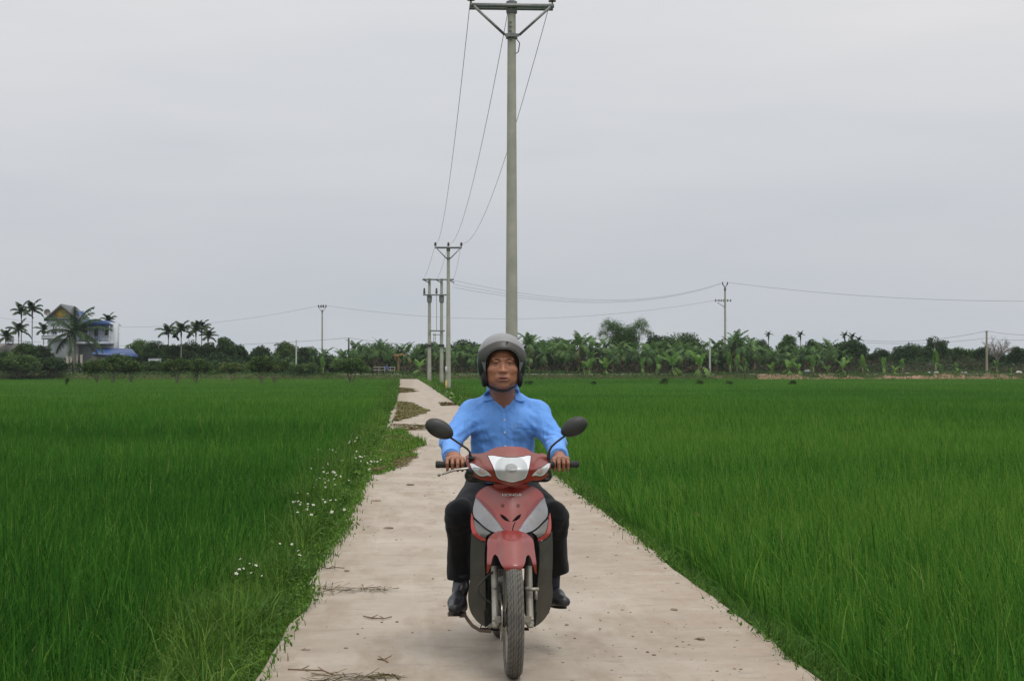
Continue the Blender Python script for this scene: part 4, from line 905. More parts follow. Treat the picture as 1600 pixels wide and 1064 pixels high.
# --- palms
PALM = foliage('palm leaf', [(0, (.012, .028, .012)), (.4, (.03, .06, .022)), (.75, (.06, .10, .035)), (1, (.14, .14, .07))], trans=.15, rough=.45)
PTR = surf('palm trunk', (.2, .19, .15), (.28, .26, .2), 3, .85)
def frond(V, F, T, base, az, el, L_, drop, lw, r, nl=16, hang=.5, tt=.45, sw=.04):
    d = np.array([math.cos(az), math.sin(az), 0]); sd_ = np.array([-d[1], d[0], 0]); p = np.array(base, float); ns = nl; pts = []
    for i in range(ns + 1):
        pts.append(p.copy()); p = p + (d * math.cos(el) + np.array([0, 0, math.sin(el)])) * L_ / ns; el -= drop / ns * (.5 + 1.0 * i / ns)
    for i in range(1, ns):
        u = i / ns; ll = lw * math.sin(math.pi * (u * .85 + .12)) ** .7
        for sg in (-1, 1):
            for j in (0, .5):
                a = pts[i] + (pts[i + 1] - pts[i]) * j; e = a + sd_ * sg * ll * .8 * r.uniform(.8, 1.1) + (pts[i + 1] - pts[i]) * ns / L_ * ll * .45 + np.array([0, 0, -hang * ll * r.uniform(.6, 1.3)])
                f_ = (pts[i + 1] - pts[i]); f_ = f_ / np.linalg.norm(f_) * sw; tb = len(V); V += [a - f_, a + f_, e + f_ * .3, e - f_ * .3]; F.append([tb, tb + 1, tb + 2, tb + 3]); T += [min(1, max(0, tt + r.normal(0, .08)))] * 4
    for i in range(ns):
        tb = len(V); o_ = sd_ * .03; V += [pts[i] - o_, pts[i] + o_, pts[i + 1] + o_, pts[i + 1] - o_]; F.append([tb, tb + 1, tb + 2, tb + 3]); T += [.8] * 4
def palm(label, px, Y, ytop, rp, n, gz=.5, coco=False, seed=0, lean=0):
    r = np.random.default_rng(seed or int(px)); s = 2555. / Y; Lf = rp / s; zt = P(px, ytop, Y).z - Lf * (.72 if not coco else .85); p = P(px, 576, Y); root = empty('coconut_palm' if coco else 'areca_palm', (p.x, Y, gz), 0, label, 'palm tree')
    V, F, T = [], [], []
    for k in range(n):
        if coco: el = 1.42 - 2.0 * (k / n) ** 1.0; dr = .9 + .5 * r.random(); hg = .7
        else: el = 1.5 - 1.7 * (k / n); dr = 1.2 + .5 * r.random(); hg = .45
        frond(V, F, T, (p.x, Y, zt), k * 2.4 + r.uniform(-.3, .3), el, Lf * r.uniform(.9, 1.15) * 1.15, dr, Lf * (.21 if coco else .36), r, 20 if coco else 12, hg, .4 + .05 * r.normal(), .085 if coco else .11)
    link('crown', npmesh('crown', V, np.array(F), False, T), PALM, root)
    mb = MB(); tr = .2 if coco else .085; mb.tube([(p.x + lean, Y, gz), (p.x + lean * .3, Y, (gz + zt) / 2), (p.x, Y, zt)], [tr * 1.3, tr, tr * .8], 8); mb.build('trunk', PTR, root, True)
    if not coco: mb = MB(); mb.tube([(p.x, Y, zt - 1.1), (p.x, Y, zt - .5), (p.x, Y, zt + .1)], [tr * .9, tr * 1.7, tr * 1.1], 8); mb.build('crownshaft', surf('crownshaft', (.07, .11, .04), None, 3, .6), root, True)
    return root
for px, Y, yt, rp, n, lb in ((33, 262, 474, 18, 9, 'tall areca palm second from the left edge'), (50, 260, 470, 20, 9, 'tallest areca palm left of the white house'), (29, 256, 502, 20, 9, 'short areca palm in front of the two tall ones'), (9, 262, 514, 17, 8, 'small areca palm at the left edge beside the grey roof'), (68, 270, 504, 15, 8, 'areca palm half hidden by the left wall of the white house'), (169, 266, 490, 14, 9, 'areca palm at the right corner of the white house'), (178, 264, 512, 11, 8, 'ragged areca palm below the one at the right house corner'), (263, 256, 506, 18, 9, 'leftmost of the clustered areca palms right of the house'), (283, 250, 503, 19, 10, 'areca palm with a full trunk in view, second of the cluster'), (306, 258, 503, 19, 10, 'bushy areca palm third of the cluster'), (315, 262, 501, 17, 9, 'areca palm close behind the bushy third one'), (325, 256, 515, 15, 9, 'lowest and rightmost palm of the cluster'), (1201, 275, 518, 6.5, 8, 'small dark palm top over the grove right of the tall pole'), (1251, 275, 518, 7, 8, 'small dark palm top over the right end of the grove'), (1320, 268, 519, 7.5, 8, 'dark palm top left of two over the tree closing the grove'), (1332, 268, 521, 7.5, 8, 'dark palm top right of two over the tree closing the grove'), (1342, 266, 526, 7, 7, 'lowest dark palm top at the slope of the closing tree')):
    palm(lb, px, Y, yt, rp, n)
palm('broad coconut palm with hanging fronds before the white house', 117, 246, 478, 48, 17, .5, True, 77)
# --- bare tree
def bare(label, px, Y, ybase, ytop, wpx):
    p = P(px, 576, Y); root = empty('bare_tree', (p.x, Y, .5), 0, label, 'tree'); r_ = random.Random(12); mb = MB(); tw = MB(); zt = P(px, ytop, Y).z; H = zt - .5
    def grow(a, d, l, r, lev):
        b = a + d * l; (mb if lev < 3 else tw).tube([a, a.lerp(b, .5) + Vector((r_.gauss(0, .05), r_.gauss(0, .05), 0)) * l, b], [r, r * .85, r * .65], 5 if lev < 3 else 3, False)
        if lev >= 6: return
        for k in range(3 if lev else 5):
            nd = (d + Vector((r_.gauss(0, .46), r_.gauss(0, .46), r_.gauss(.10, .20)))).normalized(); grow(b if k else a.lerp(b, .7), nd, l * r_.uniform(.6, .85), r * .66, lev + 1)
    grow(Vector((p.x, Y, .5)), Vector((0, 0, 1)), H * .23, .14, 0)
    gm = surf('bare bark', (.20, .175, .15), (.28, .25, .22), 5, .9); mb.build('trunk', gm, root, True); tw.build('twigs', gm, root)
bare('leafless grey tree with a round fan of twigs at the right', 1559, 256, 585, 510, 44)
# --- triangle sign
q = P(1460.5, 532, 241); tri = empty('triangle_sign', (q.x, 241, .5), 0, 'white outlined triangle on a thin post before the tall domed tree', 'sign')
m_ = MB(); V = []; s_ = .44
for y_ in (-.02, .02):
    for k in range(3):
        a = math.pi / 2 + k * 2.0944; V.append((q.x + s_ * 1.0 * math.cos(a), 241 + y_, q.z + s_ * math.sin(a)))
    for k in range(3):
        a = math.pi / 2 + k * 2.0944; V.append((q.x + s_ * .62 * math.cos(a), 241 + y_, q.z + s_ * .62 * math.sin(a)))
Fq = []
for k in range(3):
    j = (k + 1) % 3; Fq += [(k, j, 3 + j, 3 + k), (6 + k, 9 + k, 9 + j, 6 + j), (k, 6 + k, 6 + j, j), (3 + k, 3 + j, 9 + j, 9 + k)]
m_.add(V, Fq); m_.build('frame', surf('sign white', (.7, .72, .72), None, 5, .6), tri)
m_ = MB(); m_.tube([(q.x, 241.05, .5), (q.x, 241.05, q.z - .2)], .035, 8); m_.build('post', DKW, tri); m_ = MB(); c_ = P(1463, 548, 241); m_.box((q.x, 241.0, c_.z), (.12, .12, .6)); m_.build('white_band', WHC, tri)
# --- dirt heaps and rubbish at the right
for px, py, w_, h_, lb, colr in ((1452, 584.5, .5, .22, 'pale plastic sack lying on the dirt below the triangle, left of a whiter one', (.45, .47, .52)), (1463, 585, .9, .3, 'white plastic sack lying on the dirt below the triangle', (.7, .68, .68)), (1506, 584, 1.0, .28, 'pale grey sheet of rubbish on the dirt further right', (.5, .48, .46)), (1418, 589, .7, .35, 'tilted pale concrete slab on the dirt left of the sacks', (.42, .36, .3)), (1592, 582, 1.1, .4, 'pale block of rubble at the right edge of the photo', (.5, .46, .4)), (1545, 587, .5, .35, 'small pale sack at the foot of the brownish pole', (.5, .5, .44)), (1262, 580, .9, .5, 'pale crumpled heap before the banana plants at the right', (.36, .38, .38))):
    q = P(px, py, 239.8); r_ = random.Random(px); bmx = bmesh.new(); bmesh.ops.create_icosphere(bmx, subdivisions=3, radius=1)
    zz = max(q.z - h_ * .3, float(ground_z(np.array(q.x), np.array(239.8))))
    for v_ in bmx.verts:
        k = 1 + .22 * math.sin(v_.co.x * 5 + px) * math.sin(v_.co.y * 4 + 1) + .15 * math.sin(v_.co.z * 7 + px); v_.co = Vector((v_.co.x * w_ * .5 * k, v_.co.y * w_ * .4 * k, max(v_.co.z, -.3) * h_ * .7 * k)) + Vector((q.x, 239.8, zz + .05))
    me = bpy.data.meshes.new('sack'); bmx.to_mesh(me); bmx.free(); me.polygons.foreach_set('use_smooth', np.ones(len(me.polygons), bool))
    nm = 'slab' if 'slab' in lb else ('rubble_block' if 'block' in lb else ('rubbish_heap' if 'heap' in lb or 'sheet' in lb else 'sack')); tag(link(nm, me, surf('rubbish', colr, tuple(x * .7 for x in colr), 4, .7)), lb, nm.replace('_', ' '))
dm = surf('red dirt', (.20, .11, .065), (.30, .19, .12), 1.5, .95, bmp=.6)
xs_ = np.linspace(P(1180, 576, 239).x, P(1660, 576, 239).x, 220); ysn = np.linspace(0, 3.6, 14); XX, TT = np.meshgrid(xs_, ysn, indexing='ij')
ZZ = -.1 + np.sin(TT / 3.6 * np.pi * .62) * (.62 + .22 * fbm2(XX * .7, TT * .9, 601) + .08 * fbm2(XX * 3, TT * 2, 602)); ii = np.arange(XX.size).reshape(XX.shape)
tag(link('dirt_bank', npmesh('dirt_bank', np.stack([XX, 236.6 + TT, ZZ], -1).reshape(-1, 3), np.stack([ii[:-1, :-1], ii[1:, :-1], ii[1:, 1:], ii[:-1, 1:]], -1).reshape(-1, 4)), dm), kind='structure')
# --- the white house
HW = surf('house wall white', (.48, .52, .57), (.56, .59, .62), 1.2, .8, dirt=(.36, .38, .38), dirt_amt=.5); HB = surf('blue sheet roof', (.018, .055, .17), (.025, .07, .22), 2, .5); HG = surf('grey fascia', (.11, .12, .12), (.15, .16, .155), 3, .7)
HY = surf('ochre gable panel', (.62, .36, .05), (.68, .42, .08), 3, .7); GL = surf('dark glass', (.03, .04, .045), None, 3, .15); HC = surf('cream column', (.55, .5, .42), (.6, .56, .48), 3, .8); HBL = surf('balcony rail blue grey', (.16, .2, .28), None, 4, .6)
YF, D_ = 256.0, 10.0
hx = lambda px: P(px, 576, YF).x
hz = lambda py: P(100, py, YF).z
ho = empty('house', (hx(110), YF + D_ / 2, .5), 0, 'two storey white house with a steep grey gable and blue sheet roofs', 'house')
m_ = MB(); x0, x1 = hx(74), hx(118); m_.box(((x0 + x1) / 2, YF + D_ / 2, (hz(497) + .5) / 2), (x1 - x0, D_, hz(497) - .5)); xw = hx(173); m_.box(((x1 + xw) / 2 + .01, YF + 2.6 + 2.2, (hz(503) + .5) / 2), (xw - x1, 4.4, hz(503) - .5))
m_.add([(x0, YF, hz(497)), (x1, YF, hz(497)), ((x0 + x1) / 2, YF, hz(477)), (x0, YF + D_, hz(497)), (x1, YF + D_, hz(497)), ((x0 + x1) / 2, YF + D_, hz(477))], [(0, 1, 2), (3, 5, 4), (0, 3, 4, 1), (0, 2, 5, 3), (1, 4, 5, 2)]); m_.build('wall', HW, ho)
m_ = MB(); xm = (x0 + x1) / 2; t_ = .28
for sg in (-1, 1):
    a = Vector((xm, 0, hz(475))); b = Vector((xm + sg * (x1 - x0) * .60, 0, hz(499)));
    V = [(a.x, YF - .7, a.z), (b.x, YF - .7, b.z), (b.x, YF - .7, b.z - t_), (a.x, YF - .7, a.z - t_ * 1.5), (a.x, YF + D_ + .5, a.z), (b.x, YF + D_ + .5, b.z), (b.x, YF + D_ + .5, b.z - t_), (a.x, YF + D_ + .5, a.z - t_ * 1.5)]
    m_.add(V, [(0, 1, 2, 3), (4, 7, 6, 5), (0, 4, 5, 1), (1, 5, 6, 2), (2, 6, 7, 3)])
m_.build('roof', HG, ho)
m_ = MB(); m_.box((xm, YF - .12, hz(498)), (x1 - x0 + .9, .5, .22)); m_.build('cornice', HG, ho)
pnl = [(xm - 1.1, hz(495.8)), (xm + 1.5, hz(495.8)), (xm + 1.3, hz(489)), (xm + .1, hz(479.8)), (xm - 1.1, hz(488.5))]
m_ = MB(); m_.add([(a, YF - .06, b) for a, b in pnl] + [(a, YF + .02, b) for a, b in pnl], [(0, 1, 2, 3, 4), (0, 5, 6, 1), (1, 6, 7, 2), (2, 7, 8, 3), (3, 8, 9, 4), (4, 9, 5, 0)]); m_.build('gable_panel', HY, ho)
def window(a, b, c, d, yy):
    fr = MB(); X0, X1, Z0, Z1 = hx(a), hx(b), hz(d), hz(c)
    for q_ in ((X0, X0 + .1), (X1 - .1, X1), ((X0 + X1) / 2 - .05, (X0 + X1) / 2 + .05)): fr.box(((q_[0] + q_[1]) / 2, yy - .03, (Z0 + Z1) / 2), (q_[1] - q_[0], .1, Z1 - Z0))
    for q_ in (Z0, (Z0 + Z1) / 2, Z1): fr.box(((X0 + X1) / 2, yy - .035, q_), (X1 - X0 + .1, .09, .1))
    f = fr.build('window', HG if yy > YF + 1 else HW, ho); p_ = MB(); p_.box(((X0 + X1) / 2, yy - .0, (Z0 + Z1) / 2), (X1 - X0, .05, Z1 - Z0)); p_.build('pane', GL, f)
window(81.5, 89, 510, 523, YF); window(159, 166, 513, 523, YF + 2.6); window(142, 148, 511, 530, YF + 2.6); window(125, 132, 511, 530, YF + 2.6)
m_ = MB(); A = [(hx(116), YF - .2, hz(497)), (hx(160), YF - .2, hz(500.5)), (hx(172), YF - .4, hz(507.5)), (hx(116), YF - .6, hz(507.5))]
m_.add(A + [(a, YF + D_, b + .1) for a, _, b in A], [(0, 1, 2, 3), (0, 4, 5, 1), (4, 7, 6, 5), (1, 5, 6, 2), (3, 2, 6, 7)]); m_.build('roof', HB, ho)
m_ = MB(); m_.box(((x1 + xw) / 2, YF + 1.2, hz(536)), (xw - x1, 2.8, .35)); m_.build('balcony', HW, ho)
m_ = MB(); m_.box(((x1 + xw) / 2, YF - .15, hz(526)), (xw - x1, .07, .08))
for k in range(30): m_.box((x1 + (xw - x1) * (k + .5) / 30, YF - .15, (hz(526) + hz(536)) / 2), (.05, .05, hz(526) - hz(536)))
m_.build('railing', HBL, ho)
m_ = MB(); m_.box((xm - .2, YF - .6, hz(525)), (x1 - x0 + .9, 1.2, .2)); m_.box((xm - .2, YF - 1.15, hz(528)), (x1 - x0 + .9, .1, .6)); m_.build('balcony', HW, ho)
for k in (138, 156, 171):
    m_ = MB(); m_.lathe([(.16, 0), (.14, .1), (.12, hz(507) - hz(534) - .1), (.16, hz(507) - hz(534))], (hx(k), YF - .1, hz(534)), n=12); m_.build('column', HBL if k != 171 else HW, ho, True)
m_ = MB(); A = [(hx(150), YF - 3.2, hz(553)), (hx(222), YF - 3.2, hz(557)), (hx(204), YF + 1, hz(544.5)), (hx(150), YF + 1, hz(543))]
m_.add(A + [(a, b, c - .15) for a, b, c in A], [(0, 1, 2, 3), (4, 7, 6, 5), (0, 4, 5, 1), (1, 5, 6, 2), (2, 6, 7, 3)]); m_.build('lower_roof', HB, ho)
m_ = MB(); m_.box(((hx(150) + hx(200)) / 2, YF - 1, (hz(553) + .5) / 2), (hx(200) - hx(150), 3.4, hz(553) - .5)); m_.build('annex_wall', surf('annex wall', (.26, .26, .24), None, 2, .9), ho)
for k, w_ in ((107, .55), (113, .4), (121, .6), (129, .45)):
    m_ = MB(); m_.lathe([(w_ * .6, 0), (w_ * .5, .2), (w_ * .45, hz(553) - .9), (w_ * .6, hz(553) - .6)], (hx(k), YF - 1.0, .5), n=12); m_.build('column', HC, ho, True)
fl = empty('flag', (hx(124), YF + 3, hz(499)), 0, 'small pale blue flag above the roof of the white house', 'flag'); m_ = MB(); m_.tube([(hx(124), YF + 3, hz(499)), (hx(124), YF + 3, hz(484))], .03, 6); m_.build('pole', STEEL, fl)
m_ = MB(); 
for i in range(6):
    a, b = i / 6., (i + 1) / 6.; f_ = lambda u: .25 * math.sin(u * 7); m_.add([(hx(124) + .02 - 1.1 * a, YF + 3 + f_(a), hz(485)), (hx(124) - 1.1 * b, YF + 3 + f_(b), hz(485)), (hx(124) - 1.1 * b, YF + 3 + f_(b), hz(492)), (hx(124) - 1.1 * a, YF + 3 + f_(a), hz(492))], [(0, 1, 2, 3)])
m_.build('cloth', surf('flag cloth', (.2, .28, .5), None, 5, .8), fl, True)
ds = empty('satellite_dish', (hx(72.3), YF + .5, hz(497)), 0, 'round satellite dish on the left eave of the white house', 'satellite dish'); m_ = MB(); m_.tube([(hx(72.3), YF + .5, hz(497)), (hx(72.3), YF + .5, hz(490))], .05, 8); m_.build('mast', STEEL, ds)
m_ = MB(); e_ = Euler((R(90), 0, R(28))); m_.lathe([(.02, .02), (.25, .04), (.42, .10), (.50, .20), (.515, .2), (.43, .08), (.25, .0), (.02, -.02)], (hx(72.1), YF + .3, hz(488)), n=20, rot=e_); m_.build('dish', surf('dish grey', (.22, .2, .2), (.3, .28, .28), 4, .6), ds, True); m_ = MB(); m_.bar((hx(72.1), YF + .3, hz(488)), (hx(71.6), YF - .25, hz(487.5)), .06); m_.build('feed_arm', surf('dish arm', (.25, .1, .08), None, 5, .6), ds)
sh = empty('shed', (hx(15), 262, .5), 0, 'low grey roofed building at the left edge behind the bushes', 'building'); X0, X1 = P(-60, 576, 262).x, P(42, 576, 262).x; zt = P(0, 536, 262).z; zb_ = P(0, 552, 262).z
m_ = MB(); m_.box(((X0 + X1) / 2, 264, (zb_ + .5) / 2), (X1 - X0, 5, zb_ - .5)); m_.build('wall', surf('shed wall', (.3, .29, .27), None, 2, .9), sh); m_ = MB(); m_.add([(X0, 261, zb_), (X1 + .3, 261, zb_), (X1 - .6, 264.2, zt), (X0, 264.2, zt), (X0, 267, zb_), (X1 + .3, 267, zb_)], [(0, 1, 2, 3), (3, 2, 5, 4), (1, 5, 2), (0, 4, 5, 1)]); m_.build('roof', surf('shed roof grey', (.19, .185, .17), (.26, .25, .23), 2, .8), sh)
q = P(16.5, 540, 264.1); wt = empty('water_tank', (q.x, 264.1, zt - .1), 0, 'white cylindrical water tank on the low grey roof', 'water tank'); m_ = MB(); m_.lathe([(.5, .3), (.55, .35), (.55, 1.15), (.45, 1.28), (.12, 1.35)], (q.x, 264.1, zt - .1), n=20); m_.build('tank', surf('tank', (.55, .56, .55), None, 3, .4), wt, True)
m_ = MB(); [m_.bar((q.x + a, 264.1 + b, zt - .3), (q.x + a * .8, 264.1 + b * .8, zt + .25), .07) for a in (-.4, .4) for b in (-.4, .4)]; m_.build('stand', STEEL, wt)
wl = MB(); wl.box((P(242, 576, 247).x, 247, (P(0, 561, 247).z + .5) / 2), (1.9, .3, P(0, 561, 247).z - .5)); wl.box((P(242, 576, 247).x, 247, P(0, 561, 247).z + .04), (2.0, .38, .08)); tag(wl.build('garden_wall', HW, bevel=.02), 'bit of white wall showing between the trees right of the blue roof', 'wall')
# ================================================================== the motorcycle (front wheel centre at bx, by)
from mathutils.bvhtree import BVHTree
by = 7.95
bx = P(801.5, 1000, by).x
def Q(px, py, v): return P(px, py, by + v)
def uz(pts, v): return [((q := Q(a, b, v)).x, q.z) for a, b in pts]
def mirror(pts, c=797.5): return [(2 * c - a, b) for a, b in pts][::-1]
RED = surf('dusty red plastic', (.20, .012, .009), (.25, .024, .016), 7, .38, dirt=(.20, .082, .053), dirt_amt=.6, coat=.6, bmp=.04); RED.node_tree.nodes['Principled BSDF'].inputs['Coat Roughness'].default_value = .12
RED2 = surf('red plastic', (.38, .028, .028), (.30, .03, .026), 9, .38, dirt=(.36, .16, .11), dirt_amt=.4, coat=.3)
MAR = surf('maroon stripe', (.16, .012, .014), (.2, .03, .03), 9, .4, coat=.3)
SILV = surf('silver paint', (.20, .21, .23), (.28, .29, .31), 10, .30, metal=.65, dirt=(.24, .215, .18), dirt_amt=.6); SILD = surf('dull silver', (.17, .18, .18), (.23, .235, .235), 10, .45, metal=.4, dirt=(.16, .14, .11), dirt_amt=.6)
GREYP = surf('scuffed grey plastic', (.042, .044, .037), (.068, .069, .058), 5, .6, dirt=(.15, .14, .11), dirt_amt=.5)
BLK = surf('black plastic', (.012, .012, .012), (.022, .022, .02), 9, .45)
MATB = surf('matt black', (.008, .008, .008), None, 9, .8)
ALU = surf('dull aluminium', (.32, .31, .27), (.42, .41, .36), 18, .5, metal=.5, dirt=(.22, .18, .13), dirt_amt=.7)
CHR = surf('worn chrome', (.45, .44, .41), (.35, .33, .3), 20, .28, metal=.9, dirt=(.2, .15, .1), dirt_amt=.5)
RUBB = surf('rubber', (.018, .018, .017), (.03, .03, .028), 16, .7, bmp=.2)
RUST = surf('rusty steel rod', (.13, .085, .06), (.2, .15, .11), 22, .75)
bike = empty('motorcycle', (bx, by, 0), 0, 'red and silver underbone motorcycle ridden towards the camera on the concrete road', 'motorcycle')
# --- wheels
mt, t, b = newmat('dusty tyre'); v = coords(t)
c = ramp_(t, noise(t, v, 14, 5), [(.3, (.085, .080, .070)), (.7, (.15, .14, .12))])
wv = t.nodes.new('ShaderNodeAttribute'); wv.attribute_name = 'tint'
c = mixc(t, wv.outputs['Fac'], c, (.030, .028, .025)); t.links.new(c, b.inputs['Base Color']); b.inputs['Roughness'].default_value = .9
TYRE = mt
def wheel(cx, cy, cz, wide, disc=None):
    rim = MB(); rim.lathe([(.205, -.024), (.222, -.028), (.224, -.022), (.208, -.014), (.206, .014), (.224, .022), (.222, .028), (.205, .024), (.202, .0)], (cx, cy, cz), 'X', 56)
    rimo = rim.build('wheel', ALU, bike, True)
    prof = []; N = 41
    for i in range(N):
        s_ = i / (N - 1) * 2 - 1; x = s_ * wide; r_ = .284 - .020 * abs(s_) ** 2.2 if abs(s_) < .8 else .2708 - .0 - (abs(s_) - .8) / .2 * .012
        gr = min(abs(abs(s_) - .30), abs(s_), abs(abs(s_) - .62)); g = max(0, 1 - gr / .05)
        prof.append((r_ - .0035 * g, x, g))
    side = [(.245, wide * .98), (.228, wide * .80), (.218, wide * .62)]
    P_ = [(r_, -x, 0) for r_, x in side[::-1]] + prof + [(r_, x, 0) for r_, x in side]
    n = 144; V, T = [], []
    for r_, x, g in P_:
        for k in range(n):
            a = 2 * math.pi * k / n; tr_ = abs(x) / wide; ph = (k * 1.0 + x * 130) % 3
            cut = .0026 if (ph < .8 and .12 < tr_ < .97 and r_ > .25) else 0
            V.append((cx + x, cy + (r_ - cut) * math.cos(a), cz + (r_ - cut) * math.sin(a))); T.append(min(1, g * .9 + (.75 if cut else 0)))
    m_ = len(P_); F = [(i * n + k, i * n + (k + 1) % n, (i + 1) * n + (k + 1) % n, (i + 1) * n + k) for i in range(m_ - 1) for k in range(n)]
    me = npmesh('tyre', V, np.array(F), True, T); link('tyre', me, TYRE, rimo)
    h = MB(); h.lathe([(.02, -.06), (.026, -.058), (.04, -.045), (.034, -.03), (.034, .03), (.04, .045), (.026, .058), (.02, .06)], (cx, cy, cz), 'X', 24); h.lathe([(.008, -.10), (.009, -.098), (.009, .098), (.008, .10)], (cx, cy, cz), 'X', 12); h.build('hub', ALU, rimo, True)
    sp_ = MB()
    for k in range(36):
        a = 2 * math.pi * k / 36; a2 = a + (.35 if (k // 2) % 2 else -.35); sx = .034 if k % 2 else -.034
        sp_.tube([(cx + sx, cy + .034 * math.cos(a2), cz + .034 * math.sin(a2)), (cx + sx * .1, cy + .207 * math.cos(a), cz + .207 * math.sin(a))], .0017, 5)
    sp_.build('spokes', CHR, rimo, True)
    if disc:
        d = MB(); d.lathe([(.075, -.002), (.108, -.002), (.108, .002), (.075, .002)], (cx + disc, cy, cz), 'X', 40)
        for k in range(5): a = k * 1.257; d.bar((cx + disc, cy + .02 * math.cos(a), cz + .02 * math.sin(a)), (cx + disc, cy + .08 * math.cos(a + .3), cz + .08 * math.sin(a + .3)), .004, .02)
        d.build('brake_disc', CHR, rimo, True)
wheel(bx, by, .284, .039, -.058); wheel(bx, by + 1.22, .284, .043)
# --- fork
for s in (-1, 1):
    a = Vector((bx + s * .084, by - .002, .245)); top = Vector((bx + s * .084, by + .125, .53)); d = (top - a)
    m_ = MB(); m_.tube([a, a + d * .06, a + d * .1, a + d * .95, a + d], [.0155, .019, .0175, .0175, .021], 18); m_.tube([a + d * .02 + Vector((-s * .0, 0, 0)), a + d * .0 + Vector((-s * .03, 0, .045))], [.014, .012], 10)
    m_.box(a + Vector((-s * .02, 0, .04)), (.05, .028, .028)); m_.build('fork_leg', ALU, bike, True)
    m_ = MB(); t2 = top + d * .75; m_.tube([top - d * .02, top + d * .05, top + d * .3, t2], [.031, .034, .030, .028], 18); m_.build('fork_boot', MATB, bike, True)
m_ = MB(); m_.box((bx + .098, by + .03, .425), (.062, .02, .016)); m_.box((bx + .115, by + .03, .40), (.014, .018, .05)); m_.tube([(bx + .085, by + .03, .43), (bx + .06, by + .03, .43)], .007, 8); m_.build('fork_bracket', ALU, bike, bevel=.003)
m_ = MB(); m_.box((bx - .072, by + .085, .395), (.05, .055, .08)); m_.box((bx - .058, by + .05, .375), (.026, .03, .06)); m_.build('brake_caliper', surf('caliper', (.05, .045, .04), (.1, .09, .08), 30, .6), bike, bevel=.006)
m_ = MB(); m_.tube([Q(770, 893, .1), Q(758, 903, .06), Q(747, 916, .05), Q(748, 926, .05), Q(757, 936, .06), Q(768, 941, .07)], .0055, 8); m_.build('brake_hose', RUBB, bike, True)
# --- front fender
def vfen(x, z):
    u = x - bx; r_ = .31; c = max(-.3, min(.999, (z - .284) / r_)); base = -math.sqrt(max(0, r_ * r_ - (z - .284) ** 2)) if z < .592 else .0 + (z - .592) * .55
    if z < .592: base = max(base, -.16)
    else: base = (z - .592) * 1.6 - .0
    z0 = .66
    prof = -.135 + max(0, (z - .555)) * 1.15 + max(0, z - .66) * 1.0
    bulge = 8.5 * u * u if abs(u) < .056 else .0266 + min(1, (abs(u) - .056) / .006) * .016 + (abs(u) - .056) * 1.3
    return by + prof + bulge + .02
fen = [(800, 889), (793, 888), (786, 884), (781, 877), (777.5, 869), (774, 866), (771, 868.5), (767.5, 878), (763.5, 892), (760.6, 897), (761, 880), (762.5, 860), (763.5, 848), (768, 842), (776, 836), (786, 832.5), (800, 831.5)]
fen = uz(fen + mirror(fen[1:-1], 799.6), -.0)
link('front_fender', panel(fen, vfen, .004, .008), RED, bike)
m_ = MB(); m_.box((bx, by + .16, .57), (.20, .02, .12)); m_.box((bx, by + .27, .62), (.235, .05, .24)); m_.build('inner_cover', MATB, bike, bevel=.02)
# --- front panels
def vb(x, z, off=0):
    u = abs(x - bx) + 0.0
    r = .135 + .55 * max(z - .68, 0) + 2.0 * u * u + max(0, .68 - z) * .22
    return by + r - off
cen = [(800, 832), (794, 831.5), (790, 829.5), (783, 821), (776.5, 812.5), (766, 801), (757, 791.5), (743.5, 777), (747, 771), (753, 765.5), (760, 761.5), (770, 759), (785, 758), (797.5, 757.6)]
cen = uz(cen + mirror(cen[1:-1]), .22)
def vcen(x, z):
    u = abs(x - bx); return vb(x, z, .010) - .006 * math.exp(-(u / .05) ** 2) - .004 * math.sin(min(1, max(0, (z - .70) / .2)) * 3.1)
cen_o = link('front_cowl', panel(cen, vcen, .004, .010), RED, bike)
dark = surf('dark insert plastic', (.006, .004, .004), None, 9, .8, spec=.1)  # one near-black plastic for slots, seam, lamp rims and key cover
def inset(name, pts, off, mat, v=.2, f=vcen, th=.003, step=.012, mir=True, parent=None):
    for P_ in ((pts, mirror(pts)) if mir else (pts,)):
        link(name, panel(uz(P_, v), lambda x, z: f(x, z) - off, th, step), mat, parent or cen_o)
inset('air_slot', [(781, 802), (788, 805), (796, 813), (789, 811.5), (783, 807)], .0012, dark)
inset('screw', [(785.4 + 2.6 * math.cos(a), 789.5 + 2.6 * math.sin(a)) for a in np.linspace(0, 6.283, 11)[:-1]], .0014, surf('screw head', (.09, .03, .025), None, 30, .5, metal=.5))
inset('maroon_stripe', [(744.5, 778.5), (752, 780.5), (766, 792), (772.5, 800), (776.5, 811), (766, 800.5), (757, 791)], .0013, MAR, f=vcen)
inset('seam', [(800.6, 832), (799.2, 832), (799.3, 824), (801, 818), (804, 813.5), (805, 814.2), (802.4, 818.6), (800.7, 824.2)], .0013, dark, mir=False, step=.02)
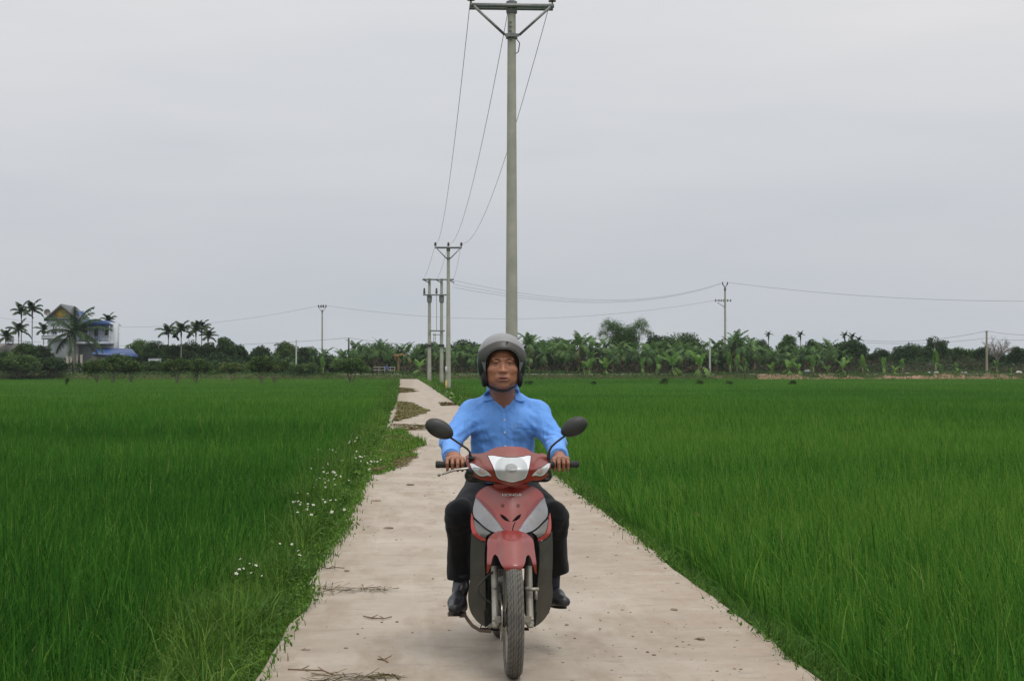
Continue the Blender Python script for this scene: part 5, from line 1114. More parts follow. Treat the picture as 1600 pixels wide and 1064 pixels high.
for P_ in (lambda p: p, mirror):
    fnv = lambda x, z: vb(x, z, -.002)
    s1 = [(743.5, 777.5), (759, 791), (769, 801), (778.5, 811), (787, 821.5), (794, 831), (784, 830.5), (775, 829), (765, 826), (756, 820.5), (747, 812.5), (740.5, 806), (739, 797), (741, 787)]
    a_ = link('silver_panel', panel(uz(P_(s1), .25), lambda x, z: vb(x, z, .004) - .010 * math.sin(max(0, min(1, (z - .68) / .15)) * 3.14) * (abs(x - bx) / .17), .005, .010), SILV, bike)
    s2 = [(738.5, 809), (747, 815.5), (757, 823.5), (765, 828.2), (760, 832), (757, 836.5), (750, 834), (744.5, 828.5), (741, 820)]
    link('lower_silver_panel', panel(uz(P_(s2), .28), lambda x, z: vb(x, z, -.004), .005, .010), SILD, bike)
    s3 = [(736, 800), (738.5, 806), (738.3, 809), (740.6, 820), (744, 829), (750, 834.8), (757, 837.5), (757, 841.5), (748, 839.5), (740, 834), (735.8, 825), (735, 812)]
    link('red_band', panel(uz(P_(s3), .30), lambda x, z: vb(x, z, .002), .005, .010), RED2, bike)
    s4 = [(735.5, 826), (740, 834.5), (748, 840), (757, 842), (755.4, 852), (755.2, 870), (756.3, 900), (757.5, 925), (758.5, 950), (760, 981), (752, 977), (744, 970), (736.5, 959), (733, 948), (731.2, 934), (731.6, 920), (733.6, 905), (733.8, 885), (734, 850)]
    link('leg_shield', panel(uz(P_(s4), .36), lambda x, z: vb(x, z, -.006) + .35 * max(0, .5 - z) + max(0, .155 - abs(x - bx)) * .2, .012, .012), GREYP, bike)
    bk = [(739, 800), (744, 780), (760, 772), (797, 770), (797, 829), (775, 827), (762, 832), (757, 840), (748, 838), (741, 832), (738, 822)]
    link('inner_shell', panel(uz(P_(bk), .3), lambda x, z: vb(x, z, -.016), .004, .014), MATB, bike)
    s5 = [(752.4, 852), (752.5, 838), (758, 830.5), (772, 827.5), (799, 831), (799, 842), (775, 841), (766, 846), (762, 858), (761.5, 900), (762.5, 940), (764, 975), (758, 980), (754.5, 925), (752.2, 870)]
    link('shield_lip', panel(uz(P_(s5), .36), lambda x, z: vb(x, z, -.03) + .06, .10, .02), MATB, bike)
tm = text_mesh('HONDA', .0170); 
for v_ in tm.vertices: v_.co = Vector((v_.co.x * 1.55, v_.co.z, v_.co.y))
lx, lz = Q(799.5, 772.5, .24).x, Q(799.5, 772.5, .24).z
for v_ in tm.vertices: v_.co = Vector((v_.co.x + lx, vcen(v_.co.x + lx, v_.co.z + lz) - .0012 - v_.co.y, v_.co.z + lz))
link('lettering', tm, surf('chrome letters', (.60, .55, .52), (.45, .40, .36), 90, .45, metal=.2), cen_o)
# --- handlebar cowl with the lamps
def vh(x, z):
    u = abs(x - bx - .004); return by + .165 + 4.2 * u * u + max(0, z - 1.0) * 1.15 + max(0, 1.0 - z) * .25 - .012 * math.exp(-(u / .1) ** 2)
cow = [(728.5, 716), (734, 712), (741, 710.5), (752, 709.5), (762, 706), (770, 701.5), (780, 698.7), (797.5, 697.5), (815, 698.7), (825, 702), (833, 707), (842, 709.5), (852, 710), (859, 714), (863, 722), (863, 732), (860, 741), (853, 748), (843, 750.5), (830, 750), (823, 752), (812, 755), (799, 757), (786, 755), (777, 752), (768, 751), (752, 749.5), (741, 745), (734, 737), (729.5, 726)]
hood = link('headlight_cowl', panel(uz(cow, .26), vh, .005, .011), RED, bike)
def lens_mat(name, tint=(.8, .8, .8)):
    m, t, b = newmat(name); v = coords(t); w_ = NN(t, 'ShaderNodeTexWave', Scale=55.0, Distortion=.6); t.links.new(v, w_.inputs['Vector'])
    c = ramp_(t, w_.outputs['Fac'], [(.0, tuple(x * .62 for x in tint)), (1, tint)]); t.links.new(c, b.inputs['Base Color']); b.inputs['Roughness'].default_value = .22; b.inputs['Metallic'].default_value = .25; b.inputs['Coat Weight'].default_value = .8; b.inputs['Coat Roughness'].default_value = .06; bump(t, b, w_.outputs['Fac'], .4, .002); return m
REFL = surf('lamp reflector', (.80, .81, .82), (.68, .69, .70), 12, .2, metal=.35, coat=.6); LENS = lens_mat('fluted lens', (.62, .64, .64))
hl = [(763.5, 713.2), (771, 712.6), (780, 713.8), (799, 715), (818, 713.8), (825, 712.6), (831, 712.8), (829, 722), (826, 732), (822, 744.5), (818, 748), (810, 750.5), (799, 752.4), (789, 750.5), (780, 748), (776, 744.5), (771.5, 731), (767, 721)]
def grow(pts, k):
    cx_ = sum(p[0] for p in pts) / len(pts); cy_ = sum(p[1] for p in pts) / len(pts)
    return [(a + k * (a - cx_) / math.hypot(a - cx_, b_ - cy_), b_ + k * (b_ - cy_) / math.hypot(a - cx_, b_ - cy_)) for a, b_ in pts]
link('lamp_rim', panel(uz(grow(hl, 1.0), .2), lambda x, z: vh(x, z) - .0025, .004, .012), dark, hood)
hlo = link('headlight', panel(uz(hl, .2), lambda x, z: vh(x, z) - .007, .004, .010), REFL, bike)
circ = [(799 + 25.5 * math.cos(a), 731.5 + 20.5 * math.sin(a)) for a in np.linspace(0, 6.283, 33)[:-1]]
circ = [(a, min(b_, 750.5 - .012 * (a - 799) ** 2 * 1.0)) for a, b_ in circ]; circ = [(a, max(b_, 714.8)) for a, b_ in circ]
ccx, ccz = Q(799, 731, .18).x, Q(799, 731, .18).z
link('lens', panel(uz(circ, .19), lambda x, z: vh(x, z) - .009 - .009 * max(0, 1 - ((x - ccx) ** 2 + (z - ccz) ** 2) / .075 ** 2), .003, .008), LENS, hlo)
link('bulb_shade', panel(uz([(798 + 9.5 * math.cos(a), 730.5 + 6.8 * math.sin(a)) for a in np.linspace(0, 6.283, 19)[:-1]], .19), lambda x, z: vh(x, z) - .0195, .002, .008), surf('bulb shade', (.30, .31, .30), (.2, .2, .2), 30, .4), hlo)
for sg in (0, 1):
    il = [(734.5, 724.6), (739, 724.6), (746, 728), (756, 732.2), (763, 737.5), (766.5, 742), (760, 741.4), (756.5, 742.5), (750, 743), (743.5, 739.5), (738, 733)]
    if sg: il = mirror(il, 798)
    io = link('indicator', panel(uz(il, .3), lambda x, z: vh(x, z) - .004, .004, .010), REFL, bike)
    bc = (752.5, 735.8) if not sg else (843.5, 735.8); c_ = Q(*bc, .28)
    link('indicator_rim', panel(uz(grow(il, .9), .3), lambda x, z: vh(x, z) - .0018, .003, .012), dark, hood)
    link('bulb', panel(uz([(bc[0] + 5.2 * math.cos(a), bc[1] + 4.6 * math.sin(a)) for a in np.linspace(0, 6.283, 17)[:-1]], .28), lambda x, z: vh(x, z) - .007 - .004 * max(0, 1 - ((x - c_.x) ** 2 + (z - c_.z) ** 2) / .016 ** 2), .002, .006), surf('amber bulb', (.42, .25, .22), (.55, .5, .48), 60, .2, coat=.5), io)
# dark underside, steering head and console
f = Field((bx - .26, by + .2, .86), (bx + .26, by + .55, 1.1), .005)
f.ell((bx, by + .36, .98), (.215, .085, .065), .01).box((bx, by + .32, .92), (.07, .05, .06), .02, .02).ell((bx, by + .40, 1.04), (.11, .07, .035), .02).cap((bx - .19, by + .40, .955), (bx + .19, by + .40, .955), .035, .035, .02)
V, F = f.net(); link('handlebar_cover', npmesh('c', V, F), BLK, bike)
m_ = MB(); m_.box((Q(780, 757, .26).x + .058, by + .27, Q(780, 757, .26).z - .005), (.17, .05, .05)); m_.build('steering_cover', RED2, bike, bevel=.012)
m_ = MB(); m_.box((Q(800, 756, .23).x, by + .238, Q(800, 756, .23).z - .002), (.022, .01, .016)); m_.build('key_cover', dark, bike, bevel=.002)
GZ_ = Q(700, 725, .44).z; GV = .44
hbar = MB(); hbar.tube([Q(728, 726, GV), Q(760, 732, .40), Q(840, 732, .40), Q(868, 726, GV)], .0115, 12); hbar.build('handlebar', BLK, bike, True)
gl0, gl1, gr0, gr1 = Q(680.5, 725.5, GV), Q(731, 726.5, GV - .01), Q(866, 726.5, GV - .01), Q(904.5, 725, GV)
for a, e in ((gl1, gl0), (gr0, gr1)):
    m_ = MB(); d = (e - a); pts, rr = [], []
    for i in range(41): pts.append(a + d * i / 40); rr.append(.0168 + (.0012 if i % 2 else 0) if i < 35 else .0185)
    rr[0] = .02; rr[-1] = .014; m_.tube(pts, rr, 16); m_.build('grip', RUBB, bike, True)
m_ = MB(); m_.tube([Q(739, 731, .36), Q(727, 732.3, .355), Q(714, 733.6, .35), Q(703, 736.5, .35), Q(690, 741, .355)], [.008, .0065, .006, .0058, .0055], 10); m_.lathe([(.001, -.009), (.006, -.006), (.0085, 0), (.006, .006), (.001, .009)], Q(686, 742, .355), 'X', 12); m_.build('brake_lever', CHR, bike, True)
m_ = MB(); m_.box(Q(735, 730, .40), (.035, .05, .035)); m_.box(Q(744, 716, .36), (.085, .03, .020)); m_.build('brake_reservoir', BLK, bike, bevel=.006)
m_ = MB(); m_.box(Q(861, 726, .41), (.035, .05, .038)); m_.build('switch_box', BLK, bike, bevel=.006); m_ = MB(); m_.box(Q(852, 748.5, .33), (.05, .03, .013)); m_.build('cable_guide', BLK, bike, bevel=.004)
m_ = MB(); m_.box(Q(720, 741, .36), (.02, .025, .012)); 
for cx_, cy_, a_, ang, stem in ((686.5, 670, 24, 27, [(701, 681.5), (718, 693), (730, 701), (734, 706), (735, 714), (735.5, 722)]), (897, 667, 22.5, -27, [(882.5, 681), (869, 691), (861.5, 698), (858.5, 704), (857, 712), (857, 722)])):
    c_ = Q(cx_, cy_, .33); f = Field((c_.x - .11, c_.y - .05, c_.z - .08), (c_.x + .11, c_.y + .06, c_.z + .08), .003); rt = Euler((0, R(ang), 0)); ra = a_ / 308.; s_ = 1 if ang > 0 else -1
    dx, dz = math.cos(R(ang)), -math.sin(R(ang))
    f.ell((c_.x - s_ * dx * .008, c_.y, c_.z - s_ * dz * .008), (ra * .88, .026, .045), .02, rot=rt).ell((c_.x + s_ * dx * .016, c_.y, c_.z + s_ * dz * .016), (ra * .78, .022, .034), .025, rot=rt).box((c_.x, c_.y + .052, c_.z), (.12, .045, .12), .001, .002, 'cut')
    V, F = f.net(); mo = link('mirror', npmesh('m', V, F), surf('mirror black', (.014, .015, .013), (.024, .024, .022), 20, .5, dirt=(.06, .055, .045), dirt_amt=.4), bike)
    g_ = MB(); g_.lathe([(.001, 0), (.036, 0), (.036, .001), (.001, .001)], (0, 0, 0), 'Y', 28); me = g_.mesh('glass', True); me.transform(Matrix.Translation((c_.x, c_.y + .0085, c_.z)) @ rt.to_matrix().to_4x4() @ Matrix.Diagonal((ra * 24, 1, 1.05, 1))); link('mirror_glass', me, surf('mirror glass', (.8, .8, .8), None, 1, .03, metal=1), mo)
    m_ = MB(); vv = np.linspace(.34, .37, len(stem)); m_.tube([Q(a, b_, v_) for (a, b_), v_ in zip(stem, vv)], [.0055] * (len(stem) - 2) + [.009, .012], 10); m_.build('mirror_stem', BLK, mo, True)
# --- the rest behind the shield
f = Field((bx - .17, by + .32, .14), (bx + .17, by + 1.0, .6), .006)
f.cap((bx, by + .42, .34), (bx, by + .66, .30), .062, .085, .03).box((bx, by + .42, .35), (.065, .05, .06), .02, .01).cap((bx - .1, by + .72, .28), (bx + .1, by + .72, .28), .10, .10, .03).ell((bx + .02, by + .85, .30), (.10, .12, .09), .03).cap((bx - .11, by + .74, .29), (bx + .11, by + .74, .29), .062, .062, .02)
f.warp(lambda X, Y, Z: .003 * np.sin(Y * 420) * (Y < by + .53)); V, F = f.net(1); link('engine', npmesh('e', V, F), surf('engine alloy', (.12, .115, .10), (.2, .19, .17), 16, .6, metal=.4, dirt=(.12, .09, .06), dirt_amt=.7), bike)
m_ = MB(); m_.tube([(bx, by + .36, .82), (bx, by + .50, .55), (bx, by + .66, .47), (bx, by + 1.0, .55), (bx, by + 1.2, .66)], .028, 12); m_.tube([(bx, by + .30, .92), (bx, by + .36, .66)], .03, 12); m_.build('frame', BLK, bike, True)
m_ = MB(); m_.tube([(bx - .02, by + .40, .29), (bx - .05, by + .42, .20), (bx - .09, by + .6, .16), (bx - .12, by + .85, .2), (bx - .13, by + .95, .23)], .014, 12); m_.lathe([(.02, 0), (.042, .04), (.046, .30), (.04, .42), (.018, .44)], (bx - .135, by + .93, .24), 'Y', 20, Euler((R(8), 0, 0))); m_.build('exhaust', CHR, bike, True)
f = Field((bx - .2, by + .42, .5), (bx + .2, by + 1.66, .9), .007)
f.ell((bx, by + 1.12, .68), (.115, .44, .075), .03).cap((bx, by + .55, .52), (bx, by + .80, .62), .055, .075, .05).ell((bx, by + 1.45, .72), (.075, .17, .05), .03); f.box((bx, by + 1.0, .84), (.3, .8, .11), .01, .01, 'cut')
V, F = f.net(); link('side_cover', npmesh('s', V, F), RED2, bike)
f = Field((bx - .2, by + .55, .66), (bx + .2, by + 1.6, .86), .007); f.ell((bx, by + .92, .745), (.12, .27, .045), .03).ell((bx, by + 1.3, .77), (.115, .26, .045), .04); V, F = f.net(); link('seat', npmesh('s', V, F), surf('seat vinyl', (.015, .015, .015), None, 30, .6, bmp=.1), bike)
m_ = MB(); m_.box((bx, by + 1.62, .74), (.11, .04, .05)); m_.build('tail_light', surf('tail lens', (.4, .01, .01), None, 9, .2), bike, bevel=.01)
m_ = MB(); m_.tube([(bx - .07, by + 1.40, .80), (bx - .08, by + 1.62, .83), (bx, by + 1.68, .84), (bx + .08, by + 1.62, .83), (bx + .07, by + 1.40, .80)], .010, 8); m_.build('grab_rail', CHR, bike, True)
m_ = MB(); V = []; 
for i in range(13):
    a = R(150) - R(150) * i / 12; r_ = .325; V += [(bx - .06, by + 1.22 - r_ * math.cos(a) * -1, .284 + r_ * math.sin(a)), (bx + .06, by + 1.22 + r_ * math.cos(a), .284 + r_ * math.sin(a))]
m_.add(V, [(2 * i, 2 * i + 1, 2 * i + 3, 2 * i + 2) for i in range(12)]); m_.build('rear_fender', BLK, bike, True)
m_ = MB(); m_.box((bx, by + 1.66, .56), (.17, .006, .13), Euler((R(-15), 0, 0))); m_.build('number_plate', surf('plate white', (.6, .6, .58), None, 3, .5), bike)
for s in (-1, 1):
    m_ = MB(); m_.tube([(bx + s * .075, by + .85, .33), (bx + s * .08, by + 1.24, .284)], .018, 10); m_.tube([(bx + s * .095, by + 1.18, .31), (bx + s * .09, by + 1.06, .62)], .022, 12); m_.build('swing_arm', MATB, bike, True)
# foot pegs, pedal, levers
m_ = MB(); m_.tube([Q(700, 959, .60), Q(728, 959, .62)], .012, 10); m_.tube([Q(718, 961, .60), Q(727, 961.5, .60), Q(731, 968, .58), Q(738, 977, .56), Q(750, 984.5, .55), Q(768, 986, .56)], [.012, .010, .009, .0095, .009, .009], 10); m_.build('brake_pedal', RUST, bike, True)
m_ = MB(); m_.tube([Q(766, 968, .62), Q(845, 950, .62), Q(858, 949, .62)], .012, 10); m_.build('foot_peg', RUBB, bike, True)
m_ = MB(); m_.tube([Q(846, 956, .52), Q(858, 955, .52)], [.008, .009], 8); m_.tube([Q(850, 955, .52), Q(848, 962, .54), Q(838, 966, .6)], .005, 8); m_.build('gear_lever', RUST, bike, True)
m_ = MB(); m_.tube([(bx - .1, by + .78, .2), (bx - .13, by + .80, .11), (bx + .13, by + .80, .11), (bx + .1, by + .78, .2)], .010, 8); m_.build('centre_stand', MATB, bike, True)
# ================================================================== the rider
def person_root(name, loc, lb): return empty(name, loc, 0, lb, 'person')
XC = P(786.5, 660, 8.85).x; XH = P(785.3, 572, 8.68).x; YH_ = 8.745
def skin_mat():
    m, t, b = newmat('skin'); v = coords(t); a = t.nodes.new('ShaderNodeAttribute'); a.attribute_name = 'col'
    c = mixc(t, ramp_(t, noise(t, v, 26, 4), [(.3, (.9, .88, .86)), (.7, (1.08, 1.05, 1.04))]), a.outputs['Color'], a.outputs['Color'])
    c = mixc(t, 1.0, a.outputs['Color'], ramp_(t, noise(t, v, 30, 5, .6), [(.3, (.86, .84, .82)), (.7, (1.0, 1.0, 1.0))]), 'MULTIPLY')
    t.links.new(c, b.inputs['Base Color']); b.inputs['Roughness'].default_value = .46; b.inputs['Subsurface Weight'].default_value = .08; b.inputs['Subsurface Radius'].default_value = (.01, .004, .002); b.inputs['Subsurface Scale'].default_value = 1.0
    bump(t, b, noise(t, v, 220, 4, .7), .12, .001); return m
SKIN = skin_mat()
rider = person_root('person', (XC, 8.98, .80), 'man in a grey open face helmet, blue shirt and black trousers riding the motorcycle')
sh = {-1: Vector((XC - .172, 8.88, 1.256)), 1: Vector((XC + .184, 8.88, 1.256))}
el = {-1: P(704.5, 690, 8.72), 1: P(867.5, 690, 8.70)}
wr = {-1: P(705, 713, 8.475), 1: P(873, 712, 8.47)}
hip = {-1: Vector((XC - .10, 9.0, .84)), 1: Vector((XC + .10, 9.0, .84))}
kn = {-1: P(718, 803, 8.50), 1: P(865, 805, 8.50)}
an = {-1: P(721, 912, 8.70), 1: P(862, 916, 8.72)}
G_Y = by + GV
f = Field((XC - .42, 8.24, .16), (XC + .46, 9.22, 1.70), .0055, (((XH - .085, XH + .085), (XC - .34, XC - .22), (XC + .24, XC + .36)), ((8.33, 8.46), (8.61, 8.74)), ((.985, 1.06), (1.385, 1.575))), .0024)
hx_, hy = XH, YH_
f.ell((hx_, hy + .02, 1.565), (.079, .095, .085), .02)
f.ell((hx_, hy - .024, 1.495), (.081, .077, .098), .04).ell((hx_, hy - .030, 1.437), (.062, .062, .046), .04).ell((hx_, hy - .080, 1.409), (.028, .020, .018), .025)
for s in (-1, 1):
    f.ell((hx_ + s * .050, hy - .066, 1.494), (.028, .026, .022), .025)              # cheekbones
    f.ell((hx_ + s * .055, hy - .030, 1.440), (.020, .035, .026), .04)               # jaw corners
    f.cap((hx_ + s * .014, hy - .097, 1.549), (hx_ + s * .052, hy - .080, 1.550), .009, .008, .018)   # brow ridge
    f.ell((hx_ + s * .035, hy - .113, 1.530), (.020, .017, .011), .014, 'cut')        # eye socket
    f.ell((hx_ + s * .035, hy - .0885, 1.5355), (.0190, .012, .0052), .004)           # upper lid
    f.ell((hx_ + s * .035, hy - .0865, 1.5210), (.0175, .011, .0050), .004)             # lower lid
    f.ell((hx_ + s * .0155, hy - .106, 1.4850), (.0100, .011, .0085), .008)           # nostril wing
    f.ell((hx_ + s * .086, hy + .01, 1.505), (.012, .02, .032), .01)                 # ear
    f.ell((hx_ + s * .0095, hy - .120, 1.4785), (.0040, .005, .0028), .003, 'cut')
    f.cap((hx_ + s * .022, hy - .108, 1.482), (hx_ + s * .034, hy - .098, 1.452), .002, .002, .006, 'cut')  # smile line
f.cap((hx_, hy - .090, 1.536), (hx_, hy - .108, 1.492), .0085, .0120, .014).ell((hx_, hy - .115, 1.4875), (.0125, .010, .0090), .008)
f.ell((hx_, hy - .096, 1.449), (.033, .014, .022), .015)
f.ell((hx_, hy - .105, 1.4545), (.0275, .010, .0055), .005).ell((hx_, hy - .1035, 1.4385), (.0240, .0105, .0070), .005)
f.ell((hx_, hy - .118, 1.4465), (.0200, .020, .0026), .002, 'cut').ell((hx_, hy - .108, 1.427), (.014, .006, .004), .008, 'cut')
f.cap((hx_, hy + .02, 1.44), (XC, 8.87, 1.30), .066, .072, .03)
for s in (-1, 1): f.cap((hx_ + s * .05, hy + .02, 1.44), (XC + s * .022, 8.815, 1.31), .016, .012, .02)
f.ell((XC, 8.88, 1.20), (.15, .09, .16), .05).ell((XC, 8.90, 1.02), (.14, .09, .16), .05).ell((XC, 8.98, .88), (.145, .11, .10), .05)
for s in (-1, 1):
    f.cap((XC + s * .06, 8.90, 1.28), sh[s], .05, .042, .03).cap(sh[s], el[s], .050, .040, .03).cap(el[s], wr[s], .040, .027, .02)
    f.cap(hip[s], kn[s], .078, .055, .04).cap(kn[s], an[s], .052, .034, .03)
    tipv = {-1: P(711, 944, 8.52), 1: P(880, 937, 8.60)}[s]; f.cap(an[s] + Vector((0, .03, -.03)), tipv, .03, .024, .02)
    # ---- hand: palm over the grip, four fingers curled round it, thumb underneath
    g = (gl0 + gl1) / 2 if s < 0 else (gr0 + gr1) / 2; gz = g.z; gy = g.y
    fx = [698.8, 706.8, 714.8, 722.3] if s < 0 else [886.5, 879.8, 872.4, 865.2]
    w2 = P(712.5 if s < 0 else 875, 716, 8.44)
    f.cap(wr[s], w2 + Vector((0, .01, .008)), .026, .027, .015)
    for k, px in enumerate(fx):
        x = P(px, 722, gy).x; lead = [.0, .004, .004, .0][k]; r_ = [.0086, .0095, .0098, .0094][k]
        kn_ = Vector((x, gy - .010 - lead, gz + .0295 + lead)); base = Vector((x + (w2.x - x) * .45, gy + .045, gz + .030))
        f.cap(base, kn_, .0150, .0125, .012)
        m1 = Vector((x + (w2.x - x) * -.02, gy - .034 - lead, gz + .008)); tip = Vector((x + .001, gy - .025, gz - .020)) if k != 2 else Vector((x + .0, gy - .040, gz - .026))
        f.cap(kn_, m1, r_ * 1.12, r_, .004).cap(m1, tip, r_, r_ * .88, .003)
        if k != 2: f.cap(tip, Vector((x, gy - .004, gz - .030)), r_ * .88, r_ * .75, .003)
    tx = P(728 if s < 0 else 860.5, 722, gy).x
    f.cap(w2 + Vector((-s * .012, .005, -.004)), Vector((tx, gy + .014, gz + .006)), .017, .0125, .012).cap(Vector((tx, gy + .014, gz + .006)), Vector((tx - s * .012, gy - .006, gz - .028)), .0118, .0098, .005).cap(Vector((tx - s * .012, gy - .006, gz - .028)), Vector((tx - s * .006, gy - .026, gz - .034)), .0098, .008, .004)
V, F = f.net(1)
base = np.array((.375, .165, .092)); Cc = np.tile(base, (len(V), 1)); x, y, z = V[:, 0] - hx_, V[:, 1] - hy, V[:, 2]
def blend(w_, c): 
    global Cc; w_ = np.clip(w_, 0, 1)[:, None]; Cc = Cc * (1 - w_) + np.array(c) * w_
lip = np.exp(-((x / .024) ** 4)) * np.exp(-(((z - 1.4465) / .0115) ** 4)) * (y < -.092); blend(lip * .9, (.24, .070, .058))
blend(np.exp(-((x / .019) ** 4)) * np.exp(-(((z - 1.4465) / .0024) ** 2)) * (y < -.07) * .95, (.05, .018, .015))
for s in (-1, 1):
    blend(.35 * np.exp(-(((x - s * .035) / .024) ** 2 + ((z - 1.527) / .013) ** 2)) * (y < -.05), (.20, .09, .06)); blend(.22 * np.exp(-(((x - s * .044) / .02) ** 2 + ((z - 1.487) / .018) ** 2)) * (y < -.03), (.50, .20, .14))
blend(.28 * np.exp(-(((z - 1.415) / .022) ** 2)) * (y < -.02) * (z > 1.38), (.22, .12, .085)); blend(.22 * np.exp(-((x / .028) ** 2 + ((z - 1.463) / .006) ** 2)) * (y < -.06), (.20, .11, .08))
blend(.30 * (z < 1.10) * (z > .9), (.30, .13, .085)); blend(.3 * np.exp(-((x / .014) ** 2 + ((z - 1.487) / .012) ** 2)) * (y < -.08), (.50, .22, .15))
rb_ = link('body', npmesh('body', V, F, True, None, Cc), SKIN, rider)
EYW = surf('eye white', (.20, .17, .15), None, 9, .25); EYD = surf('dark iris', (.012, .008, .006), None, 9, .1); HAIR = surf('black hair', (.025, .018, .014), (.06, .038, .026), 90, .6, bmp=.4)
for s in (-1, 1):
    m_ = MB(); c_ = (hx_ + s * .035, hy - .0840, 1.5287); m_.lathe([(.0118 * math.sin(a), .0118 * math.cos(a)) for a in np.linspace(.05, 3.09, 14)], c_, 'Y', 18); eo = m_.build('eye', EYW, rider, True)
    m_ = MB(); m_.lathe([(.0125 * math.sin(a), -.0125 * math.cos(a)) for a in np.linspace(.02, .53, 6)], c_, 'Y', 18); m_.build('iris', EYD, eo, True)
    m_ = MB(); pts = [(hx_ + s * .015, hy - .1065, 1.5475), (hx_ + s * .028, hy - .1015, 1.5510), (hx_ + s * .042, hy - .0925, 1.5515), (hx_ + s * .055, hy - .0785, 1.5470)]; m_.tube(pts, [.0016, .0027, .0026, .0010], 8); m_.build('eyebrow', HAIR, rider, True)
# --- helmet
HC_ = Vector((hx_ - .001, hy + .012, 1.563))
f = Field((HC_.x - .15, HC_.y - .18, 1.38), (HC_.x + .15, HC_.y + .19, 1.71), .0035)
f.ell(HC_, (.1285, .150, .128), .02).ell((HC_.x, HC_.y + .02, 1.49), (.124, .125, .115), .04)
f.ell(HC_, (.112, .133, .113), .004, 'cut').ell((HC_.x, HC_.y + .02, 1.48), (.107, .11, .12), .01, 'cut')
f.box((HC_.x, HC_.y - .17, 1.43), (.089, .175, .172), .075, .004, 'cut').box((HC_.x, HC_.y, 1.35), (.3, .3, .056), .002, .003, 'cut')
V, F = f.net(2)
SHELL = surf('silver helmet paint', (.20, .20, .205), (.26, .255, .26), 6, .38, metal=.25, dirt=(.15, .14, .12), dirt_amt=.5, coat=.2); hel = link('helmet', npmesh('helmet', V, F), SHELL, rider)
f = Field((HC_.x - .15, HC_.y - .18, 1.38), (HC_.x + .15, HC_.y + .19, 1.71), .0035)       # black lining and ear pads
f.ell(HC_, (.1135, .135, .1145), .01).ell((HC_.x, HC_.y + .02, 1.485), (.1105, .115, .105), .04); f.ell((HC_.x, HC_.y, 1.545), (.090, .115, .100), .01, 'cut').ell((HC_.x, HC_.y - .02, 1.47), (.082, .13, .12), .01, 'cut').box((HC_.x, HC_.y - .17, 1.43), (.079, .130, .166), .07, .006, 'cut')
f.box((HC_.x, HC_.y, 1.34), (.3, .3, .058), .002, .003, 'cut')
for s in (-1, 1): f.ell((HC_.x + s * .094, HC_.y - .045, 1.445), (.018, .05, .045), .012)
V, F = f.net(2); link('lining', npmesh('lining', V, F), surf('black foam', (.010, .009, .009), None, 40, .9), hel)
f = Field((HC_.x - .15, HC_.y - .19, 1.38), (HC_.x + .15, HC_.y + .03, 1.71), .003)        # dark front band
f.ell(HC_, (.1315, .1535, .1305), .01).ell(HC_, (.1240, .146, .1235), .002, 'cut').box((HC_.x, HC_.y - .17, 1.435), (.0905, .19, .172), .075, .003, 'cut')
f.fn((HC_.x - .2, HC_.y - .3, 1.3), (HC_.x + .2, HC_.y + .2, 1.75), lambda X, Y, Z: (Z - (1.648 - 3.6 * (X - HC_.x) ** 2)) * .8, .004, 'and').fn((HC_.x - .2, HC_.y - .3, 1.3), (HC_.x + .2, HC_.y + .2, 1.75), lambda X, Y, Z: (Y - (HC_.y - .02)) + 0 * X, .004, 'and').fn((HC_.x - .2, HC_.y - .3, 1.3), (HC_.x + .2, HC_.y + .2, 1.75), lambda X, Y, Z: (1.535 - Z) + 0 * X, .004, 'and')
V, F = f.net(1); link('front_band', npmesh('band', V, F), surf('olive grey band', (.036, .035, .029), (.055, .053, .045), 9, .5), hel)
for s in (-1, 1):     # glossy visor pivots down both sides
    f = Field((HC_.x - .15, HC_.y - .13, 1.40), (HC_.x + .15, HC_.y + .08, 1.62), .003); f.ell(HC_, (.1320, .152, .131), .01).ell((HC_.x, HC_.y + .02, 1.49), (.128, .129, .118), .04).ell(HC_, (.121, .14, .12), .002, 'cut').ell((HC_.x, HC_.y + .02, 1.48), (.118, .12, .11), .003, 'cut')
    f.ell((HC_.x + s * .125, HC_.y - .050, 1.500), (.06, .028, .060), .003, 'and', pad=.3); V, F = f.net(1)
    if len(V): link('side_trim', npmesh('trim', V, F), surf('glossy black', (.015, .016, .017), None, 9, .4), hel)
m_ = MB(); sp_ = [(757, 592, -.02), (759, 600, -.03), (767, 606.5, -.045), (776, 610, -.060), (785, 611.2, -.066), (795, 609.5, -.06), (803, 604, -.045), (808.5, 597, -.03), (811, 590, -.02)]
m_.tube([P(a, b_, hy + 1.0 * c_) for a, b_, c_ in sp_], [.006] * len(sp_), 8); so_ = m_.build('chin_strap', BLK, hel, True)
m_ = MB(); m_.tube([P(808, 597, hy - .03), P(812, 599, hy - .03), P(815, 597.5, hy - .03), P(812, 601, hy - .03)], .0025, 6); m_.build('strap_end', BLK, so_, True)
m_ = MB(); c_ = P(792.5, 535, HC_.y - .135); m_.lathe([(.006, 0), (.0055, -.004), (.001, -.005)], c_, 'Y', 12); m_.build('snap_button', MATB, hel, True)
